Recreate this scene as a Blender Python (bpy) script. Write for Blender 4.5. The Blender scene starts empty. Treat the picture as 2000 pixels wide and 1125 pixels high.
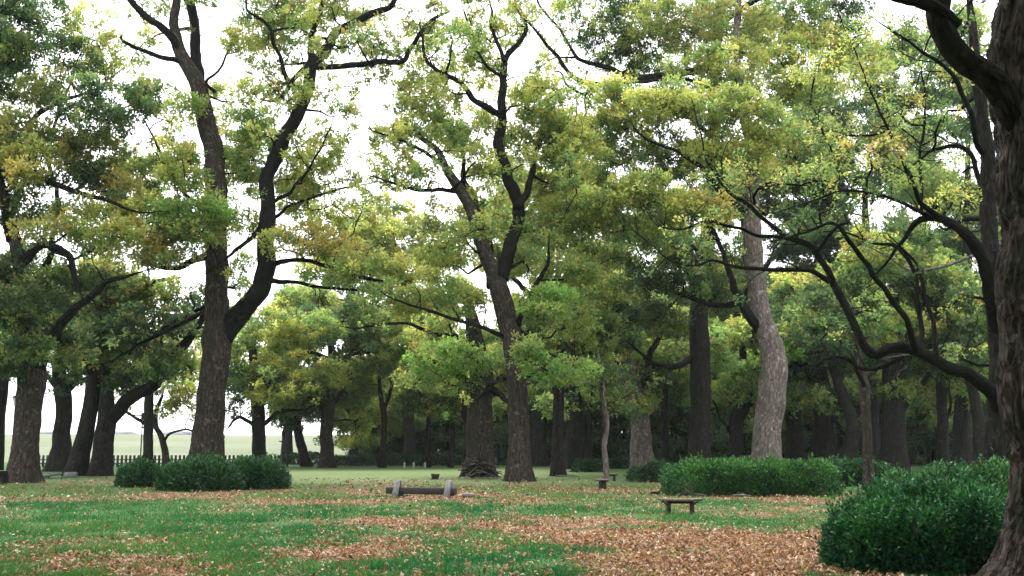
import bpy, math
import numpy as np
from mathutils import Vector, Matrix

rng = np.random.default_rng(7)
scene = bpy.context.scene
col = scene.collection

# ------------------------------------------------------------------ camera
EYE = 1.6
F = 2000.0                      # focal length in photo pixels (photo 2000 x 1125)
PITCH = math.atan(305.5 / F)    # horizon sits at row 868
cam_d = bpy.data.cameras.new('camera')
cam_d.sensor_width = 36.0
cam_d.lens = 36.0 * F / 2000.0
cam_d.clip_start = 0.1
cam_d.clip_end = 3000.0
cam = bpy.data.objects.new('camera', cam_d)
cam.location = (0, 0, EYE)
cam.rotation_euler = (math.pi / 2 + PITCH, 0, 0)
col.objects.link(cam)
scene.camera = cam

# ------------------------------------------------------------------ sky and sun (overcast)
SUN_EL, SUN_AZ = math.radians(62), math.radians(-25)
world = bpy.data.worlds.new('World')
scene.world = world
world.use_nodes = True
wn = world.node_tree
for n in list(wn.nodes):
    wn.nodes.remove(n)
out = wn.nodes.new('ShaderNodeOutputWorld')
bg = wn.nodes.new('ShaderNodeBackground')
sky = wn.nodes.new('ShaderNodeTexSky')
sky.sky_type = 'NISHITA'
sky.sun_disc = False
sky.sun_elevation = SUN_EL
sky.sun_rotation = SUN_AZ
tc = wn.nodes.new('ShaderNodeTexCoord')
nz = wn.nodes.new('ShaderNodeTexNoise')
nz.inputs['Scale'].default_value = 2.2
nz.inputs['Detail'].default_value = 5
cr = wn.nodes.new('ShaderNodeValToRGB')      # thick, even cloud
cr.color_ramp.elements[0].position = 0.3
cr.color_ramp.elements[0].color = (8.6, 8.5, 9.2, 1)
cr.color_ramp.elements[1].position = 0.75
cr.color_ramp.elements[1].color = (10.4, 10.3, 10.8, 1)
mx = wn.nodes.new('ShaderNodeMixRGB')
mx.inputs[0].default_value = 0.92
wn.links.new(tc.outputs['Generated'], nz.inputs['Vector'])
wn.links.new(nz.outputs['Fac'], cr.inputs['Fac'])
wn.links.new(sky.outputs['Color'], mx.inputs[1])
wn.links.new(cr.outputs['Color'], mx.inputs[2])
wn.links.new(mx.outputs['Color'], bg.inputs['Color'])
bg.inputs['Strength'].default_value = 0.1
wn.links.new(bg.outputs['Background'], out.inputs['Surface'])

sun_d = bpy.data.lights.new('sun', 'SUN')
sun_d.energy = 1.5
sun_d.angle = math.radians(40)
sun_d.color = (1.0, 0.97, 0.93)
sun = bpy.data.objects.new('sun', sun_d)
sun.rotation_euler = (math.pi / 2 - SUN_EL, 0, math.pi - SUN_AZ)
sun.location = (0, 0, 40)
col.objects.link(sun)

scene.view_settings.view_transform = 'Standard'
scene.view_settings.look = 'None'
scene.view_settings.exposure = 1.9
scene.view_settings.gamma = 1.0
scene.view_settings.use_curve_mapping = False
scene.render.engine = 'CYCLES'
cy = scene.cycles
cy.max_bounces = 9
cy.diffuse_bounces = 5
cy.transmission_bounces = 6
cy.glossy_bounces = 2
cy.transparent_max_bounces = 4
cy.volume_bounces = 2
cy.volume_max_steps = 64
cy.use_denoising = True
cy.use_adaptive_sampling = True
cy.caustics_reflective = False
cy.caustics_refractive = False

# ------------------------------------------------------------------ helpers
CP, SP = math.cos(PITCH), math.sin(PITCH)
def at(px, py, Y):
    """photo pixel + distance in metres -> point in the park"""
    u, v = (px - 1000.0) / F, (562.5 - py) / F
    y = CP - v * SP
    s = Y / y
    return np.array([u * s, Y, EYE + (SP + v * CP) * s])
def mpp(py, Y):
    """metres per photo pixel at that distance"""
    v = (562.5 - py) / F
    return Y / (CP - v * SP) / F
def dist_of(py):
    return EYE * 1.0 / math.tan(math.atan((py - 562.5) / F) - PITCH)

def h3(i, j, k):
    n = (i * 374761393 + j * 668265263 + k * 2147483647 + 1013904223) & 0xFFFFFFFF
    n = ((n ^ (n >> 13)) * 1274126177) & 0xFFFFFFFF
    n = n ^ (n >> 16)
    return (n & 0xFFFF) / 65535.0
def vnoise(p):
    p = np.asarray(p, float)
    f = np.floor(p).astype(np.int64)
    t = p - f
    t = t * t * (3 - 2 * t)
    r = 0
    for a in (0, 1):
        for b in (0, 1):
            for c in (0, 1):
                w = (t[:, 0] if a else 1 - t[:, 0]) * (t[:, 1] if b else 1 - t[:, 1]) * (t[:, 2] if c else 1 - t[:, 2])
                r = r + w * h3(f[:, 0] + a, f[:, 1] + b, f[:, 2] + c)
    return r
def fbm(p, oct=4):
    r, a, tot = 0, 1.0, 0
    p = np.asarray(p, float)
    for o in range(oct):
        r = r + a * vnoise(p * 2 ** o + 17.3 * o)
        tot += a
        a *= 0.5
    return r / tot

def make_mesh(name, verts, loops, counts, mat=None, smooth=False, attrs=None):
    """loops: flat vertex indices; counts: corners per face"""
    me = bpy.data.meshes.new(name)
    verts = np.asarray(verts, np.float32).reshape(-1, 3)
    loops = np.asarray(loops, np.int32).ravel()
    counts = np.asarray(counts, np.int32).ravel()
    me.vertices.add(len(verts))
    me.vertices.foreach_set('co', verts.ravel())
    me.loops.add(len(loops))
    me.loops.foreach_set('vertex_index', loops)
    me.polygons.add(len(counts))
    starts = np.concatenate([[0], np.cumsum(counts)[:-1]]).astype(np.int32)
    me.polygons.foreach_set('loop_start', starts)
    if smooth:
        me.polygons.foreach_set('use_smooth', np.ones(len(counts), bool))
    for (an, typ, dom, data, fld) in (attrs or []):
        a = me.attributes.new(an, typ, dom)
        a.data.foreach_set(fld, np.asarray(data, np.float32).ravel())
    me.update(calc_edges=True)
    if mat:
        me.materials.append(mat)
    return me

def link(name, me, parent=None, loc=(0, 0, 0), rot=(0, 0, 0), kind=None):
    o = bpy.data.objects.new(name, me)
    o.location = loc
    o.rotation_euler = rot
    col.objects.link(o)
    if parent is not None:
        o.parent = parent
    if kind:
        o['kind'] = kind
    return o
def tag(o, label, cat, group=None):
    o['label'] = label
    o['category'] = cat
    if group:
        o['group'] = group
    return o
def thing(name, label, cat, loc=(0, 0, 0), rz=0, group=None):
    return tag(link(name, None, None, loc, (0, 0, rz)), label, cat, group)
def copy_tree(root, loc, rz, sc, label, group=None):
    r = root.copy()
    col.objects.link(r)
    r.location = loc
    r.rotation_euler = (0, 0, rz)
    r.scale = (sc, sc, sc)
    r['label'] = label
    if group:
        r['group'] = group
    for ch in root.children:
        c = ch.copy()
        col.objects.link(c)
        c.parent = r
    return r

class MB:
    """collects simple solids into one mesh"""
    def __init__(s):
        s.v, s.l, s.c, s.n, s.bk = [], [], [], 0, []
    def add(s, v, faces, bk=None):
        v = np.asarray(v, float)
        s.v.append(v)
        for f in faces:
            s.l.extend([i + s.n for i in f])
            s.c.append(len(f))
        s.bk.append(v if bk is None else bk)
        s.n += len(v)
    def addq(s, v, quads, bk=None):
        v = np.asarray(v, float)
        s.v.append(v)
        s.l.extend((quads + s.n).ravel().tolist())
        s.c.extend([quads.shape[1]] * len(quads))
        s.bk.append(v if bk is None else bk)
        s.n += len(v)
    def box(s, c, d, rz=0, rx=0, ry=0, taper=1.0, jit=0.0, bev=0.0):
        x, y, z = np.array(d) / 2.0
        M = np.array((Matrix.Rotation(rz, 3, 'Z') @ Matrix.Rotation(ry, 3, 'Y') @ Matrix.Rotation(rx, 3, 'X')))
        b = min(bev, x * 0.9, y * 0.9)
        pts, fc = [], []
        lv = [(-z, 1.0, b), (-z + bev, 1.0, 0), (z - bev, taper, 0), (z, taper, b)] if bev else [(-z, 1.0, 0), (z, taper, 0)]
        for (zz, t, inset) in lv:
            X, Y = x * t - inset, y * t - inset
            if bev:
                k = max(b - inset, b * 0.4)
                ring = [(-X + k, -Y), (X - k, -Y), (X, -Y + k), (X, Y - k), (X - k, Y), (-X + k, Y), (-X, Y - k), (-X, -Y + k)]
            else:
                ring = [(-X, -Y), (X, -Y), (X, Y), (-X, Y)]
            pts += [(a, bb, zz) for a, bb in ring]
        m = 8 if bev else 4
        nl = len(lv)
        for i in range(nl - 1):
            for j in range(m):
                fc.append((i * m + j, i * m + (j + 1) % m, (i + 1) * m + (j + 1) % m, (i + 1) * m + j))
        fc.append(tuple(range(m))[::-1])
        fc.append(tuple(range((nl - 1) * m, nl * m)))
        p = np.array(pts)
        if jit:
            p = p + rng.normal(0, jit, p.shape)
        s.add(p @ M.T + np.array(c), fc, p)
        return s
    def tube(s, pts, rad, ns=8, wob=0.0, cap=True, seg=None, amp=0.0, flare=0.0, seed=0, furrow=0.0):
        v, q, bk, n = tube_arrays(pts, rad, ns, wob, seg, amp, flare, seed, furrow)
        base = s.n
        s.addq(v, q, bk)
        if cap:
            s.l.extend([base + (n - 1) * ns + j for j in range(ns)])
            s.c.append(ns)
            s.l.extend([base + j for j in range(ns)][::-1])
            s.c.append(ns)
        return s
    def build(s, name, mat, parent=None, smooth=False, origin=None, **k):
        return link(name, s.mesh(name, mat, smooth, origin), parent, **k)
    def mesh(s, name, mat, smooth=False, origin=None):
        v = np.concatenate(s.v)
        bk = np.concatenate(s.bk)
        if origin is not None:
            v = v - np.asarray(origin)
        return make_mesh(name, v, s.l, s.c, mat, smooth, [('bk', 'FLOAT_VECTOR', 'POINT', bk, 'vector')])

def resample(pts, rad, seg):
    pts = np.asarray(pts, float)
    rad = np.asarray(rad, float)
    if len(pts) == 2:
        pts = np.array([pts[0], pts.mean(0), pts[1]])
        rad = np.array([rad[0], rad.mean(), rad[1]])
    P = np.vstack([2 * pts[0] - pts[1], pts, 2 * pts[-1] - pts[-2]])
    outp, outr = [], []
    for i in range(1, len(P) - 2):
        p0, p1, p2, p3 = P[i - 1:i + 3]
        L = np.linalg.norm(p2 - p1)
        n = max(1, int(math.ceil(L / seg)))
        t = np.arange(n)[:, None] / n
        outp.append(0.5 * (2 * p1 + (p2 - p0) * t + (2 * p0 - 5 * p1 + 4 * p2 - p3) * t ** 2 + (3 * p1 - p0 - 3 * p2 + p3) * t ** 3))
        outr.append(rad[i - 1] + (rad[i] - rad[i - 1]) * t[:, 0])
    outp.append(P[-2][None])
    outr.append(rad[-1:])
    return np.vstack(outp), np.concatenate(outr)

def tube_arrays(pts, rad, ns=8, wob=0.0, seg=None, amp=0.0, flare=0.0, seed=0, furrow=0.0):
    if seg:
        pts, rad = resample(pts, rad, seg)
    else:
        pts, rad = np.asarray(pts, float), np.asarray(rad, float)
    n = len(pts)
    if wob:
        w = np.stack([fbm(pts * 0.9 + 31.7 * k + seed, 2) - 0.5 for k in range(3)], 1) * 2 * wob
        w *= np.minimum(1, np.arange(n) / max(1.0, 0.15 * n))[:, None]
        w[:, 2] *= 0.5
        pts = pts + w
    T = np.gradient(pts, axis=0)
    T /= np.linalg.norm(T, axis=1)[:, None] + 1e-9
    a = np.array([1.0, 0, 0]) if abs(T[0][0]) < 0.8 else np.array([0, 1.0, 0])
    N = np.zeros_like(T)
    for i in range(n):
        a = a - T[i] * a.dot(T[i])
        a = a / (np.linalg.norm(a) + 1e-9)
        N[i] = a
    B = np.cross(T, N)
    th = np.arange(ns) * 2 * math.pi / ns
    ct, st = np.cos(th), np.sin(th)
    Ls = np.concatenate([[0], np.cumsum(np.linalg.norm(np.diff(pts, axis=0), axis=1))])
    R = np.repeat(rad[:, None], ns, 1)
    bk = np.stack([np.outer(rad, ct), np.outer(rad, st), np.repeat(Ls[:, None], ns, 1)], 2).reshape(-1, 3)
    if flare:
        lob = 0.75 + 0.5 * np.cos(th * 5 + seed)[None] * 0.6 + 0.3 * np.cos(th * 3 + 1.7 * seed)[None]
        R = R * (1 + flare * np.exp(-Ls / (rad[0] * 0.9))[:, None] * lob)
    if amp:
        q = bk / max(rad.max(), 0.02)
        R = R * (1 + amp * (fbm(q * np.array([1.3, 1.3, 0.8]) + seed * 3.1, 3).reshape(n, ns) - 0.5) * 2)
    if furrow:
        q = bk * np.array([13.0, 13.0, 2.4])
        w = (fbm(bk * np.array([3, 3, 5.0]) + 5, 3)[:, None] - 0.5) * 1.6
        rg = 1 - np.abs(2 * fbm(q + w + seed, 4) - 1)
        rg = np.clip((rg - 0.6) / 0.32, 0, 1).reshape(n, ns)
        pl = fbm(bk * np.array([20, 20, 9.0]) + seed + 3, 2).reshape(n, ns) - 0.5
        R = R - furrow * rg + furrow * 0.5 * pl
    V = pts[:, None] + N[:, None] * (ct[None] * R)[..., None] + B[:, None] * (st[None] * R)[..., None]
    i = np.arange(n - 1)[:, None] * ns
    j = np.arange(ns)[None]
    k = (j + 1) % ns
    q = np.stack([i + j, i + k, i + ns + k, i + ns + j], 2).reshape(-1, 4)
    return V.reshape(-1, 3), q, bk, n

# ------------------------------------------------------------------ materials
def new_mat(name):
    m = bpy.data.materials.new(name)
    m.use_nodes = True
    nt = m.node_tree
    for n in list(nt.nodes):
        nt.nodes.remove(n)
    o = nt.nodes.new('ShaderNodeOutputMaterial')
    return m, nt, o
def node(nt, typ, **kw):
    n = nt.nodes.new(typ)
    for k, v in kw.items():
        if k.startswith('i_'):
            n.inputs[k[2:].replace('_', ' ')].default_value = v
        else:
            setattr(n, k, v)
    return n
def ramp(nt, stops):
    r = nt.nodes.new('ShaderNodeValToRGB')
    e = r.color_ramp.elements
    while len(e) > 1:
        e.remove(e[-1])
    e[0].position, e[0].color = stops[0][0], tuple(stops[0][1]) + (1,)
    for p, c in stops[1:]:
        x = e.new(p)
        x.color = tuple(c) + (1,)
    return r
def leaf_mat(name, trans=0.42, rough=0.5, spec=0.25):
    m, nt, o = new_mat(name)
    a = node(nt, 'ShaderNodeAttribute', attribute_name='col')
    p = node(nt, 'ShaderNodeBsdfPrincipled')
    p.inputs['Roughness'].default_value = rough
    p.inputs['Specular IOR Level'].default_value = spec
    t = node(nt, 'ShaderNodeBsdfTranslucent')
    mx = node(nt, 'ShaderNodeMixShader')
    mx.inputs[0].default_value = trans
    nt.links.new(a.outputs['Color'], p.inputs['Base Color'])
    tm = node(nt, 'ShaderNodeMixRGB', blend_type='MULTIPLY')
    tm.inputs[0].default_value = 1.0
    tm.inputs[2].default_value = (1.45, 1.4, 1.1, 1)
    nt.links.new(a.outputs['Color'], tm.inputs[1])
    nt.links.new(tm.outputs[0], t.inputs['Color'])
    nt.links.new(p.outputs[0], mx.inputs[1])
    nt.links.new(t.outputs[0], mx.inputs[2])
    nt.links.new(mx.outputs[0], o.inputs['Surface'])
    return m
def bark_mat(name, dark, mid, light, moss=0.35, mosscol=(0.035, 0.055, 0.022), lichen=0.3):
    m, nt, o = new_mat(name)
    a = node(nt, 'ShaderNodeAttribute', attribute_name='bk')
    mp = node(nt, 'ShaderNodeMapping')
    mp.inputs['Scale'].default_value = (1, 1, 0.22)
    n1 = node(nt, 'ShaderNodeTexNoise')
    n1.inputs['Scale'].default_value = 13
    n1.inputs['Detail'].default_value = 8
    n1.inputs['Roughness'].default_value = 0.65
    vo = node(nt, 'ShaderNodeTexVoronoi', feature='DISTANCE_TO_EDGE')
    vo.inputs['Scale'].default_value = 15
    n2 = node(nt, 'ShaderNodeTexNoise')
    n2.inputs['Scale'].default_value = 1.6
    n2.inputs['Detail'].default_value = 5
    n3 = node(nt, 'ShaderNodeTexNoise')
    n3.inputs['Scale'].default_value = 5.0
    n3.inputs['Detail'].default_value = 6
    nt.links.new(a.outputs['Vector'], mp.inputs['Vector'])
    nt.links.new(mp.outputs[0], n1.inputs['Vector'])
    # distort the cracks a little
    ad = node(nt, 'ShaderNodeMixRGB', blend_type='ADD')
    ad.inputs[0].default_value = 0.06
    nt.links.new(mp.outputs[0], ad.inputs[1])
    nt.links.new(n1.outputs['Color'], ad.inputs[2])
    nt.links.new(ad.outputs[0], vo.inputs['Vector'])
    nt.links.new(a.outputs['Vector'], n2.inputs['Vector'])
    nt.links.new(a.outputs['Vector'], n3.inputs['Vector'])
    r1 = ramp(nt, [(0.28, dark), (0.5, mid), (0.74, light)])
    nt.links.new(n1.outputs['Fac'], r1.inputs[0])
    r2 = ramp(nt, [(0.0, (0.25, 0.25, 0.25)), (0.09, (1, 1, 1))])
    nt.links.new(vo.outputs['Distance'], r2.inputs[0])
    mu = node(nt, 'ShaderNodeMixRGB', blend_type='MULTIPLY')
    mu.inputs[0].default_value = 0.75
    nt.links.new(r1.outputs[0], mu.inputs[1])
    nt.links.new(r2.outputs[0], mu.inputs[2])
    rm = ramp(nt, [(0.48, (0, 0, 0)), (0.62, (1, 1, 1))])
    nt.links.new(n2.outputs['Fac'], rm.inputs[0])
    fm = node(nt, 'ShaderNodeMath', operation='MULTIPLY')
    fm.inputs[1].default_value = moss
    nt.links.new(rm.outputs[0], fm.inputs[0])
    m1 = node(nt, 'ShaderNodeMixRGB')
    nt.links.new(fm.outputs[0], m1.inputs[0])
    nt.links.new(mu.outputs[0], m1.inputs[1])
    m1.inputs[2].default_value = mosscol + (1,)
    rl = ramp(nt, [(0.58, (0, 0, 0)), (0.68, (1, 1, 1))])
    nt.links.new(n3.outputs['Fac'], rl.inputs[0])
    fl = node(nt, 'ShaderNodeMath', operation='MULTIPLY')
    fl.inputs[1].default_value = lichen
    nt.links.new(rl.outputs[0], fl.inputs[0])
    m2 = node(nt, 'ShaderNodeMixRGB')
    nt.links.new(fl.outputs[0], m2.inputs[0])
    nt.links.new(m1.outputs[0], m2.inputs[1])
    m2.inputs[2].default_value = tuple(min(1, c * 1.25) for c in light) + (1,)
    bp = node(nt, 'ShaderNodeBump')
    bp.inputs['Strength'].default_value = 0.9
    bp.inputs['Distance'].default_value = 0.05
    ma = node(nt, 'ShaderNodeMath', operation='MULTIPLY')
    nt.links.new(r2.outputs[0], ma.inputs[0])
    nt.links.new(n1.outputs['Fac'], ma.inputs[1])
    nt.links.new(ma.outputs[0], bp.inputs['Height'])
    p = node(nt, 'ShaderNodeBsdfPrincipled')
    p.inputs['Roughness'].default_value = 0.95
    p.inputs['Specular IOR Level'].default_value = 0.04
    nt.links.new(m2.outputs[0], p.inputs['Base Color'])
    nt.links.new(bp.outputs[0], p.inputs['Normal'])
    nt.links.new(p.outputs[0], o.inputs['Surface'])
    return m
def plain_mat(name, c1, c2, scale=6.0, rough=0.8, stretch=(1, 1, 1), bump=0.4, metal=0.0, spots=None):
    m, nt, o = new_mat(name)
    t = node(nt, 'ShaderNodeTexCoord')
    mp = node(nt, 'ShaderNodeMapping')
    mp.inputs['Scale'].default_value = stretch
    n1 = node(nt, 'ShaderNodeTexNoise')
    n1.inputs['Scale'].default_value = scale
    n1.inputs['Detail'].default_value = 7
    n1.inputs['Roughness'].default_value = 0.65
    r = ramp(nt, [(0.3, c1), (0.7, c2)])
    nt.links.new(t.outputs['Object'], mp.inputs['Vector'])
    nt.links.new(mp.outputs[0], n1.inputs['Vector'])
    nt.links.new(n1.outputs['Fac'], r.inputs[0])
    src = r.outputs[0]
    if spots:
        n2 = node(nt, 'ShaderNodeTexNoise')
        n2.inputs['Scale'].default_value = scale * 2.3
        n2.inputs['Detail'].default_value = 4
        nt.links.new(t.outputs['Object'], n2.inputs['Vector'])
        r2 = ramp(nt, [(0.55, (0, 0, 0)), (0.66, (1, 1, 1))])
        nt.links.new(n2.outputs['Fac'], r2.inputs[0])
        mm = node(nt, 'ShaderNodeMixRGB')
        nt.links.new(r2.outputs[0], mm.inputs[0])
        nt.links.new(src, mm.inputs[1])
        mm.inputs[2].default_value = tuple(spots) + (1,)
        src = mm.outputs[0]
    p = node(nt, 'ShaderNodeBsdfPrincipled')
    p.inputs['Roughness'].default_value = rough
    p.inputs['Metallic'].default_value = metal
    p.inputs['Specular IOR Level'].default_value = 0.25
    bp = node(nt, 'ShaderNodeBump')
    bp.inputs['Strength'].default_value = bump
    bp.inputs['Distance'].default_value = 0.02
    nt.links.new(n1.outputs['Fac'], bp.inputs['Height'])
    nt.links.new(src, p.inputs['Base Color'])
    nt.links.new(bp.outputs[0], p.inputs['Normal'])
    nt.links.new(p.outputs[0], o.inputs['Surface'])
    return m

M_LEAF = leaf_mat('camphor_leaf', 0.55, 0.5, 0.2)
M_HEDGE = leaf_mat('hedge_leaf', 0.2, 0.5, 0.18)
M_GRASS = leaf_mat('grass_blade', 0.35, 0.6, 0.15)
M_LITTER = leaf_mat('fallen_leaf', 0.15, 0.7, 0.15)
BARK = {
    'brown': bark_mat('bark_brown', (0.010, 0.008, 0.007), (0.040, 0.032, 0.027), (0.105, 0.088, 0.077), 0.6, (0.020, 0.027, 0.013), 0.6),
    'dark': bark_mat('bark_dark', (0.006, 0.006, 0.0055), (0.019, 0.017, 0.0155), (0.050, 0.044, 0.040), 0.6, (0.014, 0.021, 0.011), 0.45),
    'pale': bark_mat('bark_pale', (0.040, 0.033, 0.028), (0.135, 0.110, 0.095), (0.28, 0.247, 0.224), 0.3, lichen=0.6),
    'limb': bark_mat('bark_limb', (0.0045, 0.0045, 0.0045), (0.010, 0.0098, 0.0088), (0.027, 0.026, 0.023), 0.5, (0.010, 0.016, 0.008), 0.25),
    'dead': bark_mat('bark_dead', (0.07, 0.064, 0.06), (0.15, 0.142, 0.130), (0.25, 0.235, 0.215), 0.15),
}

# ------------------------------------------------------------------ foliage
DENS, LEAFY = 2.45, 0.97
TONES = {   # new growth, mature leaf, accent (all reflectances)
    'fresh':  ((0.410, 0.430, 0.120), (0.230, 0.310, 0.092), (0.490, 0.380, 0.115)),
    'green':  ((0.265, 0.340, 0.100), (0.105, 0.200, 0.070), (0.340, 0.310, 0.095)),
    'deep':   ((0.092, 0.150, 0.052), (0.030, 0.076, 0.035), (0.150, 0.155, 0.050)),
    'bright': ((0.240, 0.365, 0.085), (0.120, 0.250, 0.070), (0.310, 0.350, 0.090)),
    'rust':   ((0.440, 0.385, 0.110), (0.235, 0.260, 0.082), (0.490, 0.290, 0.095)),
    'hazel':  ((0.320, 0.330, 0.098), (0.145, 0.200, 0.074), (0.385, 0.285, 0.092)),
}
def leaf_geom(pos, dirs, L, W, shape):
    """pos: leaf base, dirs: pointing direction; returns verts, loops, counts"""
    n = len(pos)
    up = rng.normal(0, 0.55, (n, 3)) + np.array([0, 0, 1.0])
    side = np.cross(dirs, up)
    side /= np.linalg.norm(side, axis=1)[:, None] + 1e-9
    L = L * rng.uniform(0.7, 1.25, n)[:, None]
    W = W * rng.uniform(0.75, 1.2, n)[:, None]
    if shape == 4:
        v = np.stack([pos, pos + dirs * L * 0.45 + side * W * 0.5, pos + dirs * L, pos + dirs * L * 0.45 - side * W * 0.5], 1)
    else:
        v = np.stack([pos, pos + dirs * L + side * W * 0.5, pos + dirs * L * 0.7 - side * W * 0.6], 1)
    return v.reshape(-1, 3), np.arange(n * shape), np.full(n, shape)

def leaves_for_pads(pads, prad, tones, nleaf, L, W, shape, fl=0.45):
    """pads (N,3): centres of leaf masses; every pad is a cloud of leafy shoots"""
    P, D, C = [], [], []
    per = 9
    for c, r, tone in zip(pads, prad, tones):
        ns = max(3, int(LEAFY * nleaf * (r / 0.55) ** 2 / per))
        d = rng.normal(0, 1, (ns, 3))
        d /= np.linalg.norm(d, axis=1)[:, None] + 1e-9
        rr = rng.uniform(0.25, 1.0, (ns, 1)) ** 0.6
        off = d * rr * r
        off[:, 2] *= fl
        off[:, 2] -= 0.18 * (off[:, 0] ** 2 + off[:, 1] ** 2) / max(r, 0.1)
        sh = np.repeat(c + off, per, 0)
        sd = np.repeat(d * 0.8 + np.array([0, 0, 0.35]), per, 0)
        ld = sd + rng.normal(0, 0.75, sd.shape)
        ld[:, 2] -= 0.15
        ld /= np.linalg.norm(ld, axis=1)[:, None] + 1e-9
        P.append(sh + rng.normal(0, 0.05 + 0.06 * r, sh.shape))
        D.append(ld)
        new, mat_, acc = [np.array(x) for x in TONES[tone]]
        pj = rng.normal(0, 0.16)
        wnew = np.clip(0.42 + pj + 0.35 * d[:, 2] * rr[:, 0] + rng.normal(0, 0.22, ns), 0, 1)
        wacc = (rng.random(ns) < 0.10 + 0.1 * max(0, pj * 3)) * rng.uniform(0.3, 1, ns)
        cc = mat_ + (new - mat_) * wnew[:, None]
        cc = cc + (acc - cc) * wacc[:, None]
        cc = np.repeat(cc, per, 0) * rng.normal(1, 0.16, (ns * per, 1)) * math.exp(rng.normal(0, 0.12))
        C.append(np.clip(cc, 0.008, 0.6))
    P, D, C = np.vstack(P), np.vstack(D), np.vstack(C)
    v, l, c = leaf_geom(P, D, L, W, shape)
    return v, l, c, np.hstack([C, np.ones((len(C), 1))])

LEAVES = [0]
class Skel:
    def __init__(s):
        s.p, s.r, s.o = [], [], []
        s.P = None
    def add(s, pts, rad, owner):
        s.p.append(np.asarray(pts)); s.r.append(np.asarray(rad)); s.o.append(np.full(len(pts), owner))
        s.P = None
    def nearest(s, c, up=0.8):
        if s.P is None:
            s.P, s.R, s.O = np.vstack(s.p), np.concatenate(s.r), np.concatenate(s.o)
        d = s.P - c
        dist = np.sqrt((d ** 2).sum(1)) + np.maximum(0, d[:, 2] + 0.2) * up
        i = int(np.argmin(dist))
        return s.P[i], s.R[i], s.O[i]

def grow(skel, mbs, c, rb, re, ns, segs, curl=0.22):
    """a curved branch from the nearest wood to point c"""
    p, r, o = skel.nearest(c)
    L = np.linalg.norm(c - p)
    if L < 0.05:
        return
    r0 = min(r * 0.75, rb(L))
    n = max(4, int(L / segs) + 1)
    d = (c - p) / L
    side = np.cross(d, rng.normal(0, 1, 3))
    side /= np.linalg.norm(side) + 1e-9
    t = np.linspace(0, 1, n)[:, None]
    bow = np.sin(t * math.pi)
    pts = p + (c - p) * t + side * bow * L * rng.uniform(-curl, curl) + np.array([0, 0, 1.0]) * bow * L * rng.uniform(-0.12, 0.16)
    jit = rng.normal(0, 0.035 * min(L, 2.5), pts.shape)
    jit[0] = 0
    pts = pts + jit
    rad = r0 + (re - r0) * t[:, 0] ** 0.8
    if o == 0 and len(mbs) > 1 or (o == 0 and mbs[0] is None):
        mbs.append(MB())
        o = len(mbs) - 1
    mbs[o].tube(pts, rad, ns, cap=False)
    k = max(1, n // 3)
    skel.add(pts[k:], rad[k:], o)

def px_line(line, d):
    """[(px, py, width_px, depth offset)] -> points, radii"""
    P, R = [], []
    for t in line:
        dd = t[3] if len(t) > 3 else 0.0
        P.append(at(t[0], t[1], d + dd))
        R.append(t[2] * 0.5 * mpp(t[1], d + dd))
    return np.array(P), np.array(R)

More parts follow.
